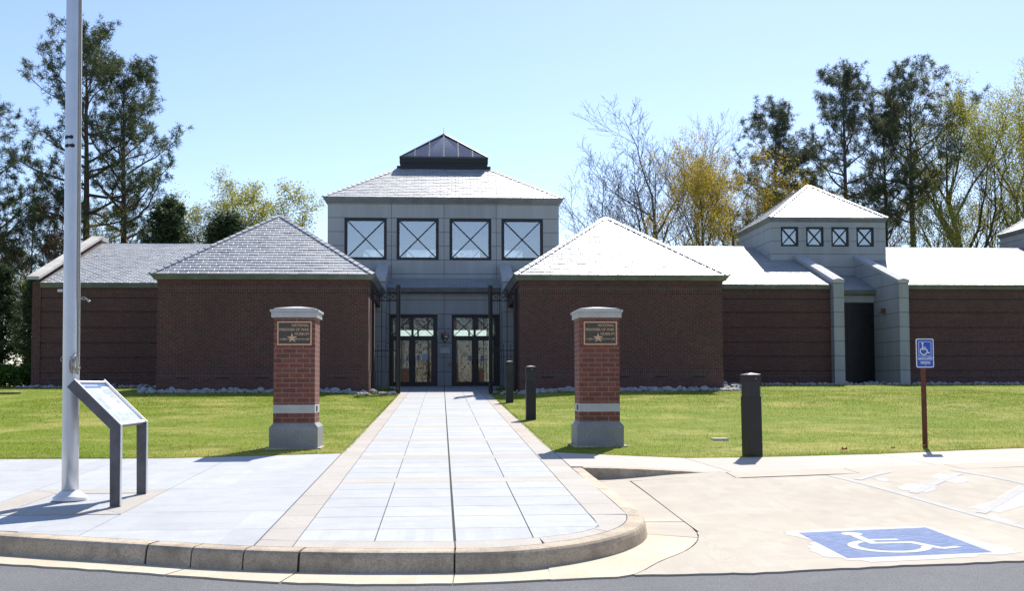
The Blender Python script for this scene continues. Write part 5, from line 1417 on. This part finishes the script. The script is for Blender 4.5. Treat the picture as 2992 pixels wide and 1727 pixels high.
def grow_cedar(seed, H, W_, dens=1.0, mats=None, base=.02):
    rs = np.random.RandomState(seed); rd = random.Random(seed); trunk, twigs, C, D = [], [], [], []
    n = 10
    for i in range(n): trunk.append([0, 0, H*i/n, rd.gauss(0, .01), 0, H*(i+1)/n, .16*(1-i/n)+.02, .16*(1-(i+1)/n)+.015])
    for b in range(int(120*dens)):
        q = rd.random()**.9; z = H*(base+(.93-base)*q); az = rd.uniform(0, 6.283)
        lob = 1+.30*math.sin(az*3+seed+q*4)+.22*math.sin(az*5+q*13)
        L = W_*(1-q**3)*rd.uniform(.5, 1.2)*max(.45, lob)+.35; el = R(18+42*q+rd.gauss(0, 14))
        d = np.array([math.cos(az)*math.cos(el), math.sin(az)*math.cos(el), math.sin(el)]); p = np.array([0, 0, z-L*.2])
        m = 5
        for i in range(m):
            d = unit(d+rs.normal(size=3)*.16+np.array([0, 0, .05])); qn = p+d*L/m; twigs.append([*p, *qn, .022*(1-i/m)+.006, .022*(1-(i+1)/m)+.005])
            if i >= 1:
                for _ in range(3):
                    e = unit(d*.6+rs.normal(size=3)*.7+np.array([0, 0, .25])); t = p+(qn-p)*rd.random()+e*rd.uniform(.1, .45)
                    for _ in range(6): C.append(t+rs.normal(size=3)*.10); D.append(unit(e+rs.normal(size=3)*.5))
            p = qn
    V, Fq = tufts(np.array(C), np.array(D), .17, .05, 5, rs)
    return tree_meshes('cedar', trunk, twigs, [(V, Fq, 1)], mats or [M_darkbark, M_cedar])

# ------------------------------------------------------------------ the trees behind the museum
GZ = .26
PG = 'pines behind the museum'
pA = grow_pine(3, 21.8, .31, .36, 4.8, 38, 1.15, .012)
pB = grow_pine(8, 20.4, .28, .24, 4.7, 40, 1.0, .012, top=.7)
pC = grow_pine(17, 17.9, .30, .24, 6.8, 40, 1.3, .02, droop=.3)
gm = [M_darkbark, M_pinegrey, M_dead]
pE = grow_pine(23, 21.4, .27, .44, 3.9, 34, 1.05, .010, mats=gm, dead=0)
pG = grow_pine(31, 21.7, .30, .55, 4.8, 30, 1.1, .014, mats=gm, dead=0, skew=(.35, 0), top=.3)
pS = grow_pine(41, 10.5, .13, .30, 2.4, 24, .55, .03, mats=[M_darkbark, M_pine, M_dead], dead=.75, bare_low=.35)
place_tree('pine_tree', pA, (-20.9, 30, GZ), 'tallest pine on the left, straight trunk just right of the flagpole', 'pine', PG)
place_tree('pine_tree', pB, (-19.0, 31, GZ), 'open crowned pine on the left with long drooping right hand branches', 'pine', PG, .7)
place_tree('pine_tree', pC, (-27.2, 28, GZ), 'broad dark pine cut off by the left edge of the picture', 'pine', PG)
place_tree('small_pine', pS, (-21.8, 24, GZ), 'thin young pine with brown needles left of the flagpole', 'pine', PG, 0, (1, 1, .95))
place_tree('small_pine', pS, (-21.1, 26.5, GZ), 'slender dark pine right behind the flagpole, lower than its neighbours', 'pine', PG, 2.2, (.9, .9, 1.08))
place_tree('small_pine', pS, (-25.4, 26, GZ), 'thin brownish pine at the far left edge beyond the hedge', 'pine', PG, 4.0, (1.1, 1.1, 1.05))
place_tree('pine_tree', pE, (26.3, 34, GZ), 'tall narrow grey green pine above the small clerestory roof', 'pine', PG)
place_tree('pine_tree', pE, (22.3, 36, GZ), 'shorter pine with a ragged flat top, leftmost of the right hand pines', 'pine', PG, 2.0, (1.0, 1.0, .90))
place_tree('pine_tree', pE, (24.3, 38, GZ), 'lower grey pine half hidden between two taller pines on the right', 'pine', PG, 4.1, (.95, .95, .78))
place_tree('pine_tree', pG, (30.5, 33, GZ), 'tallest pine on the right, bare trunk and wide flat crown leaning right', 'pine', PG)
place_tree('pine_tree', pG, (29.9, 36.5, GZ), 'thin leaning pine just left of the tallest right hand pine', 'pine', PG, 2.6, (.8, .8, .93))

c1 = grow_cedar(5, 10.6, 2.3, 1.25); c2 = grow_cedar(9, 9.9, 2.4, 1.2)
place_tree('cedar_tree', c1, (-15.2, 26, GZ), 'dark conical cedar behind the left wing roof, the taller of two', 'cedar', 'dark cedars behind the left wing', 0, (1.35, 1.35, 1))
place_tree('cedar_tree', c2, (-12.2, 27, GZ), 'dark bushy cedar nearest the left pavilion roof', 'cedar', 'dark cedars behind the left wing', 0, (1.4, 1.4, 1))
place_tree('cedar_tree', c2, (-17.9, 28, GZ), 'low dark cedar between the two left pine trunks', 'cedar', 'dark cedars behind the left wing', 2., (.8, .8, .72))
place_tree('cedar_tree', c1, (-18.6, 16, GZ), 'ragged dark cedar beside the left end wall of the museum', 'cedar', None, 1.2, (.55, .55, .5))
place_tree('cedar_tree', c2, (-23.2, 19, GZ), 'low dark cedar at the left picture edge behind the hedge', 'cedar', None, .4, (.8, .8, .42))

YG = [M_greybark, M_ygleaf]; GD = [M_darkbark, M_goldleaf]
y1 = grow_broad(4, 13.8, .17, [(10, .40, 30, .25), (7, .5, 32, .2), (6, .5, 36, .2), (4, .5, 40, .2)], YG, 10, .10, clear=.3, trop=.14, minr=.007, lspread=.26)
y2 = grow_broad(12, 13.4, .16, [(11, .44, 28, .2), (7, .5, 32, .2), (6, .5, 36, .2), (4, .5, 40, .2)], YG, 11, .11, trop=.14, minr=.007, lspread=.28)
y3 = grow_broad(57, 13.0, .13, [(10, .40, 34, .3), (6, .5, 36, .2), (5, .5, 38, .2), (3, .5, 40, .2)], YG, 6, .10, trop=.12, lspread=.24)
place_tree('budding_tree', y1, (-15.3, 33, GZ), 'slim yellow budding tree behind the two dark cedars', 'tree', 'budding spring trees', 0, (1.3, 1.3, 1.0))
place_tree('budding_tree', y2, (-10.0, 34, GZ), 'round yellow green tree left of the clerestory tower', 'tree', 'budding spring trees', 0, (1.45, 1.45, 1.0))
place_tree('budding_tree', y3, (-17.8, 25, GZ), 'thin yellowish sapling between the two left pine trunks', 'tree', 'budding spring trees', 2.0, (.75, .75, .80))
place_tree('budding_tree', y1, (-24.6, 31, GZ), 'thin budding tree low at the far left behind the flagpole', 'tree', 'budding spring trees', 4.0, (.8, .8, .6))

bare = [M_greybark, M_ygleaf]
b1 = grow_broad(21, 15.4, .24, [(10, .60, 40, .2), (8, .50, 40, .15), (7, .48, 42, .12), (5, .5, 44, .12)], bare, 0, lean=(-.50, .1), trop=.10, wig=.17, minr=.010)
b2 = grow_broad(27, 18.3, .26, [(11, .52, 30, .28), (8, .50, 36, .15), (7, .48, 40, .12), (5, .5, 44, .12)], bare, 0, trop=.15, wig=.15, minr=.010)
place_tree('bare_tree', b1, (13.2, 30, GZ), 'leafless tree leaning left over the right pavilion roof', 'tree', 'leafless trees')
place_tree('bare_tree', b2, (14.0, 31, GZ), 'tall leafless tree with an upright fan of twigs behind the right pavilion', 'tree', 'leafless trees', 0, (1.25, 1.25, 1.0))
place_tree('bare_tree', b2, (17.2, 37, GZ), 'farther leafless tree rising just behind the golden leaved trees', 'tree', 'leafless trees', 2.5, (.8, .8, 1.0))
g1 = grow_broad(33, 15.0, .22, [(9, .46, 40, .3), (7, .52, 42, .25), (6, .5, 44, .2), (4, .5, 46, .2)], GD, 6.5, .12, lean=(.16, 0), trop=.06, lspread=.28)
g2 = grow_broad(38, 16.4, .25, [(11, .46, 46, .28), (8, .52, 44, .25), (6, .5, 44, .2), (4, .5, 46, .2)], GD, 6.5, .12, trop=.05, lspread=.28)
place_tree('golden_tree', g1, (15.0, 28, GZ), 'golden leaved tree with a leaning trunk beside the leafless tree', 'tree', 'golden leaved trees', 0, (.72, .72, .93))
place_tree('golden_tree', g2, (18.3, 30, GZ), 'wide golden leaved tree just left of the small clerestory', 'tree', 'golden leaved trees', 0, (.72, .72, .95))
place_tree('golden_tree', g2, (20.9, 32, GZ), 'golden leaved tree behind the peak of the small clerestory roof', 'tree', 'golden leaved trees', 2.2, (.6, .6, .85))
k1 = grow_broad(44, 21.0, .33, [(12, .60, 30, .14), (8, .52, 32, .22), (7, .5, 36, .2), (4, .5, 40, .2)], [M_darkbark, M_ygleaf], 15, .11, trop=.12, wig=.13, lspread=.28, minr=.008, leaf_bias=lambda C: np.clip(.30+1.3*(C[:, 2]-.40), .25, 1))
place_tree('budding_tree', k1, (33.9, 32, GZ), 'largest spreading tree with yellow green buds near the right edge', 'tree', 'budding spring trees')
place_tree('budding_tree', k1, (39.5, 36, GZ), 'tall budding tree cut off by the right picture edge', 'tree', 'budding spring trees', 2.1, (.95, .95, 1.03))
place_tree('budding_tree', y3, (30.1, 29, GZ), 'thin yellow green sapling between the bare pine trunks on the right', 'tree', 'budding spring trees', 1.0, (.8, .8, 1.0))
place_tree('budding_tree', y3, (32.0, 30, GZ), 'slender budding sapling just left of the largest spreading tree', 'tree', 'budding spring trees', 3.0, (.9, .9, 1.05))
place_tree('budding_tree', y3, (27.6, 40, GZ), 'low budding tree behind the roof right of the small clerestory', 'tree', 'budding spring trees', 5.0, (1.2, 1.2, .85))
place_tree('budding_tree', y3, (24.8, 31, GZ), 'thin budding tree showing right beside the small clerestory roof', 'tree', 'budding spring trees', 5.5, (.9, .9, .8))

place_tree('cedar_tree', c1, (-20.9, 18, GZ), 'ragged dark cedar farther left, just right of the left picture edge', 'cedar', None, 3.0, (.75, .75, .56))
place_tree('bare_tree', b2, (25.2, 43, GZ), 'leafless tree among the right hand pine trunks, nearest the small clerestory', 'tree', 'leafless trees', 1.0, (1.3, 1.3, .85))
place_tree('bare_tree', b2, (30.5, 45, GZ), 'leafless tree behind the tallest right hand pine', 'tree', 'leafless trees', 4.0, (1.4, 1.4, .9))
place_tree('bare_tree', b1, (38.0, 43, GZ), 'leafless tree behind the largest budding tree', 'tree', 'leafless trees', 3.0, (1.2, 1.2, 1.1))
place_tree('bare_tree', b1, (-24.5, 38, GZ), 'leafless tree low behind the left pines and the flagpole', 'tree', 'leafless trees', 2.0, (1.1, 1.1, .85))
place_tree('bare_tree', b2, (-19.0, 40, GZ), 'leafless tree in the gap between the left pine trunks', 'tree', 'leafless trees', 5.0, (1.1, 1.1, .72))
# hedge at the left end of the museum
rs = np.random.RandomState(2); n = 14000
u = rs.rand(n, 3); C = np.stack([-24+8.0*u[:, 0], 8.2+1.6*u[:, 1], .28+.86*u[:, 2]**.6], 1)
C[:, 2] += .10*np.sin(C[:, 0]*3.1)*u[:, 2]; C[:, 1] += .08*np.sin(C[:, 0]*4.3)
V, Fq = leaf_quads(C, .13, rs, .7)
hd = thing('hedge', (-20, 9.2, .28), 'low clipped green hedge at the left end wall of the museum', 'hedge')
link('foliage', np_mesh('foliage', V, Fq, [M_hedge]), hd)
mb = MB()
for k in range(9): mb.tube([(-23.6+k*.9, 9.2, .2), (-23.5+k*.9, 9.15, .7)], [.03, .015], 5)
obj('stems', mb, M_darkbark, hd)

# woodland across the road, seen only in the glass
rs = np.random.RandomState(77); n = 90000
C = np.stack([rs.uniform(-75, 75, n), rs.uniform(-92, -80, n), 14*rs.rand(n)**.8-1], 1)
C[:, 2] *= 1+.25*np.sin(C[:, 0]*.31)+.15*np.sin(C[:, 0]*.9)
V, Fq = leaf_quads(C, .34, rs, .35)
segs = [[x, y, -1.5, x+rs.normal()*.4, y, 12, .2, .05] for x, y in zip(rs.uniform(-75, 75, 110), rs.uniform(-92, -80, 110))]
V2, F2 = seg_tubes(segs, 5)
tag(link('woodland', np_mesh('woodland', np.concatenate([V, V2]), np.concatenate([Fq, F2+len(V)]), [M_wood, M_greybark], np.r_[np.zeros(len(Fq)), np.ones(len(F2))])),
    'far woodland across the road reflected in the museum door glass', 'woodland', kind='stuff')

# ------------------------------------------------------------------ riprap stones
def rock_mesh(seed):
    rd = random.Random(seed); bm = bmesh.new(); bmesh.ops.create_icosphere(bm, subdivisions=2, radius=.5)
    pl = [(Vector((rd.gauss(0, 1), rd.gauss(0, 1), rd.gauss(0, 1))).normalized(), rd.uniform(.26, .46)) for _ in range(11)]
    for v in bm.verts:
        for nn, dd in pl:
            e = v.co.dot(nn)-dd
            if e > 0: v.co -= nn*e
        v.co *= rd.uniform(.97, 1.03)
    me = bpy.data.meshes.new('riprap_stone'); bm.to_mesh(me); bm.free(); me.materials.append(M_rock); return me
RM = [rock_mesh(900+i) for i in range(7)]
rd = random.Random(12)
def stone(x, y, s, label, group, lift=.18):
    o = bpy.data.objects.new('riprap_stone', rd.choice(RM)); COL.objects.link(o)
    o.location = (x, y, lawn_z(x, y)+s*lift); o.rotation_euler = (rd.uniform(-.4, .4), rd.uniform(-.4, .4), rd.uniform(0, 6.28))
    o.scale = (s*rd.uniform(.9, 1.5), s*rd.uniform(.8, 1.2), s*rd.uniform(.55, .95)); tag(o, label, 'stone', group)
def band(n, x0, x1, y0, y1, s0, s1, label, group):
    for k in range(n):
        x = x0+(x1-x0)*(k+rd.random())/n; stone(x, rd.uniform(y0, y1), rd.uniform(s0, s1), label, group)
band(74, -9.4, -2.5, -.62, .02, .13, .30, 'grey angular stone in the border under the left pavilion front wall', 'stones under the left pavilion')
band(8, -2.4, -1.62, -.1, 1.15, .16, .30, 'larger grey stone in front of the left entrance fence', 'stones by the left fence')
band(78, 2.6, 9.3, -.62, .02, .13, .30, 'grey angular stone in the border under the right pavilion front wall', 'stones under the right pavilion')
band(8, 1.75, 2.5, .0, 1.2, .14, .26, 'grey stone in front of the right entrance fence', 'stones by the right fence')
band(16, 9.2, 10.6, .2, 5.5, .16, .34, 'pale stone beside the outer right wall of the right pavilion', 'stones beside the right pavilion')
band(30, -15.6, -9.3, 5.9, 6.75, .14, .30, 'grey stone along the foot of the left wing wall', 'stones under the left wing')
band(10, -9.9, -9.2, .3, 5.5, .16, .34, 'grey stone beside the outer left wall of the left pavilion', 'stones beside the left pavilion')
band(28, 9.4, 15.1, 6.0, 6.75, .14, .26, 'grey stone along the wing wall between pavilion and buttress', 'stones under the right wing')
band(10, 15.6, 17.8, 6.2, 8.2, .14, .30, 'grey stone in front of the dark service door', 'stones at the service door')
band(34, 18.2, 25.5, 6.0, 6.75, .14, .26, 'grey stone along the wing wall right of the service door', 'stones under the far right wing')
# the small chippings between them
n = 2600; rs = np.random.RandomState(6)
X = np.concatenate([rs.uniform(-9.4, -2.4, 800), rs.uniform(2.4, 9.4, 800), rs.uniform(-15.6, -9.2, 350), rs.uniform(9.2, 26, 650)])
Y = np.where(np.abs(X) < 9.45, rs.uniform(-.7, .1, n), rs.uniform(5.8, 6.9, n))
Z = np.array([lawn_z(x, y) for x, y in zip(X, Y)]); s = rs.uniform(.04, .09, n)[:, None]
O8 = np.array([[1, 0, 0], [0, 1, 0], [-1, 0, 0], [0, -1, 0], [0, 0, .8], [0, 0, -.8]], float)
Vt = (np.stack([X, Y, Z+.02], 1)[:, None, :]+O8[None]*s[:, None]*rs.uniform(.6, 1.3, (n, 6, 1))).reshape(-1, 3)
T8 = np.array([[0, 1, 4], [1, 2, 4], [2, 3, 4], [3, 0, 4], [1, 0, 5], [2, 1, 5], [3, 2, 5], [0, 3, 5]])
tag(link('stone_chippings', np_mesh('stone_chippings', Vt, (T8[None]+np.arange(n)[:, None, None]*6).reshape(-1, 3), [M_rock], tri=True)),
    'small grey chippings between the border stones', 'chippings', kind='stuff')

# ------------------------------------------------------------------ grass blades
rs = np.random.RandomState(1)
def scatter(n, x0, x1, fe, y1, pw):
    x = rs.uniform(x0, x1, n); e = np.array([fe(v) for v in x]); y = e+.01+(y1-e)*rs.rand(n)**pw
    return np.stack([x, y], 1)
PL = [scatter(70000, -11, -1.51, lambda x: edge_y(x, edgeL), -.5, 1.9), scatter(95000, 1.51, 17, lambda x: edge_y(x, edgeR), -.5, 1.9),
      scatter(14000, -18, -1.6, lambda x: -9, 7.5, 1.0), scatter(26000, 2.0, 26, lambda x: -9, 6.6, 1.0)]
# overhang along the walk and pavement edges
ex = [(sg*1.49+rs.normal(0, .018), rs.uniform(-18.9, 1.1)) for sg in (-1, 1) for _ in range(2600)]
ex += [(x, edge_y(x, edgeL)+abs(rs.normal(0, .012))-.008) for x in rs.uniform(-8, -1.5, 2600)] + [(x, edge_y(x, edgeR)+abs(rs.normal(0, .012))-.008) for x in rs.uniform(1.5, 10, 3200)]
PL.append(np.array(ex)); P2 = np.concatenate(PL)
keep = ~((np.abs(P2[:, 0]) < 9.25) & (np.abs(P2[:, 0]) > 2.4) & (P2[:, 1] > -.35)) & ~((np.abs(P2[:, 0]) < 1.46))
for cx in (-2.286, 2.286): keep &= ~((np.abs(P2[:, 0]-cx) < .37) & (np.abs(P2[:, 1]+17.89) < .37))
P2 = P2[keep]; n = len(P2)
z = np.array([lawn_z(x, y) for x, y in P2])-.008
dist = np.hypot(P2[:, 0]+.1, P2[:, 1]+34.4); clump = .75+.5*np.sin(P2[:, 0]*2.3+1)*np.sin(P2[:, 1]*1.9)
h = (.018+.012*rs.rand(n)*clump)*np.where(dist > 24, 1.25, 1); h *= np.where(rs.rand(n) < .03, 1.7, 1)
w = np.clip(.0045*dist/15, .0045, .014)
an = rs.uniform(0, 6.283, n); ax = np.stack([np.cos(an), np.sin(an), 0*an], 1)*(w[:, None]/2)
ln_ = rs.normal(0, 1, (n, 2))*h[:, None]*.45
Bp = np.stack([P2[:, 0], P2[:, 1], z], 1); tip = Bp+np.stack([ln_[:, 0], ln_[:, 1], h], 1); mid = Bp+np.stack([ln_[:, 0]*.3, ln_[:, 1]*.3, h*.6], 1)
V = np.stack([Bp-ax, Bp+ax, mid+ax*.8, tip, mid-ax*.8], 1).reshape(-1, 3); b = np.arange(n)[:, None]*5
Tq = np.concatenate([b+np.array([[0, 1, 2]]), b+np.array([[0, 2, 4]]), b+np.array([[4, 2, 3]])])
tag(link('grass', np_mesh('grass', V, Tq, [M_grass], tri=True)), 'short mown grass of the museum lawn', 'grass', kind='stuff')

# white clover heads and broad weed leaves in the turf
nw = 1500; rs = np.random.RandomState(9); xw = np.concatenate([rs.uniform(-9, -1.6, nw//2), rs.uniform(1.6, 13, nw//2)])
ew = np.array([edge_y(v, edgeL if v < 0 else edgeR) for v in xw]); cl = np.sin(xw*2.1)*np.sin(ew+xw*.7)
yw = ew+.05+(-2-ew)*rs.rand(nw)**2.2; okw = ~((np.abs(np.abs(xw)-2.286) < .4) & (np.abs(yw+17.89) < .4))
Cw = np.stack([xw, yw, np.array([lawn_z(a, b) for a, b in zip(xw, yw)])+.018], 1)[okw]; Vw, Fw = leaf_quads(Cw, .022, rs, .8, .6)
tag(link('lawn_weeds', np_mesh('lawn_weeds', Vw, Fw, [M_ygleaf]), None), 'pale clover and weed leaves scattered in the lawn', 'weeds', kind='stuff')

# dandelions, leaves and small things on the lawn
M_yellow = simple('dandelion_yellow', (.75, .50, .02), rough=.7); M_redleaf = simple('dry_red_leaf', (.25, .06, .03), (.35, .10, .04), 20, .8)
mb = MB(); mb.tube([(0, 0, 0), (.004, 0, .045)], .002, 4); stem = mb.mesh('stem', [M_grass])
mb = MB(); mb.tube([(.004, 0, .045), (.004, 0, .052), (.004, 0, .058)], [.005, .019, .014], 9); flo = mb.mesh('flower', [M_yellow])
rd = random.Random(31)
for k in range(46):
    sgn = -1 if k % 3 == 0 else 1
    x = rd.uniform(1.7, 9.5) if sgn > 0 else rd.uniform(-7.5, -1.7); e = edge_y(x, edgeR if sgn > 0 else edgeL); y = e+.15+(-6-e)*rd.random()**1.6
    if abs(abs(x)-2.286) < .5 and abs(y+17.9) < .5: continue
    t = thing('dandelion', (x, y, lawn_z(x, y)), 'yellow dandelion flower in the %s lawn' % ('right' if sgn > 0 else 'left'), 'flower', 'dandelions in the %s lawn' % ('right' if sgn > 0 else 'left'))
    for nm, me in (('stem', stem), ('flower', flo)):
        o = bpy.data.objects.new(nm, me); COL.objects.link(o); o.parent = t
for x, y, lb in ((5.62, -19.35, 'curled dry reddish leaf on the lawn left of the parking sign'), (6.35, -19.3, 'smaller dry leaf close beside the parking sign post')):
    mb = MB(); z = lawn_z(x, y)+.03; s = .05 if x < 6 else .03
    mb.face([(x-s, y, z), (x, y-s*.5, z+.02), (x+s, y, z+.01), (x, y+s*.6, z+.03)]); mb.face([(x-s*.2, y+.002, z+.01), (x+s*.6, y, z+.045), (x+s*.9, y+.01, z+.01)]); mb.face([(x-s, y+.004, z+.005), (x-s*.7, y, z+.05), (x-s*.2, y, z+.02)])
    tag(obj('dry_leaf', mb, M_redleaf), lb, 'leaf')
mb = MB(); mb.tube([(-13.25, -.6, lawn_z(-13.25, -.6)-.05), (-13.25, -.6, lawn_z(-13.25, -.6)+.035)], .33, 20)
tag(obj('utility_cover', mb, M_tape), 'dark round utility cover in the lawn left of the flagpole', 'cover')
mb = MB(); mb.box(4.26, 4.5, -17.3, -17.1, lawn_z(4.4, -17.2)-.05, lawn_z(4.4, -17.2)+.028)
tag(obj('valve_cover', mb, M_coping), 'pale flat valve cover in the lawn left of the large bollard', 'cover')
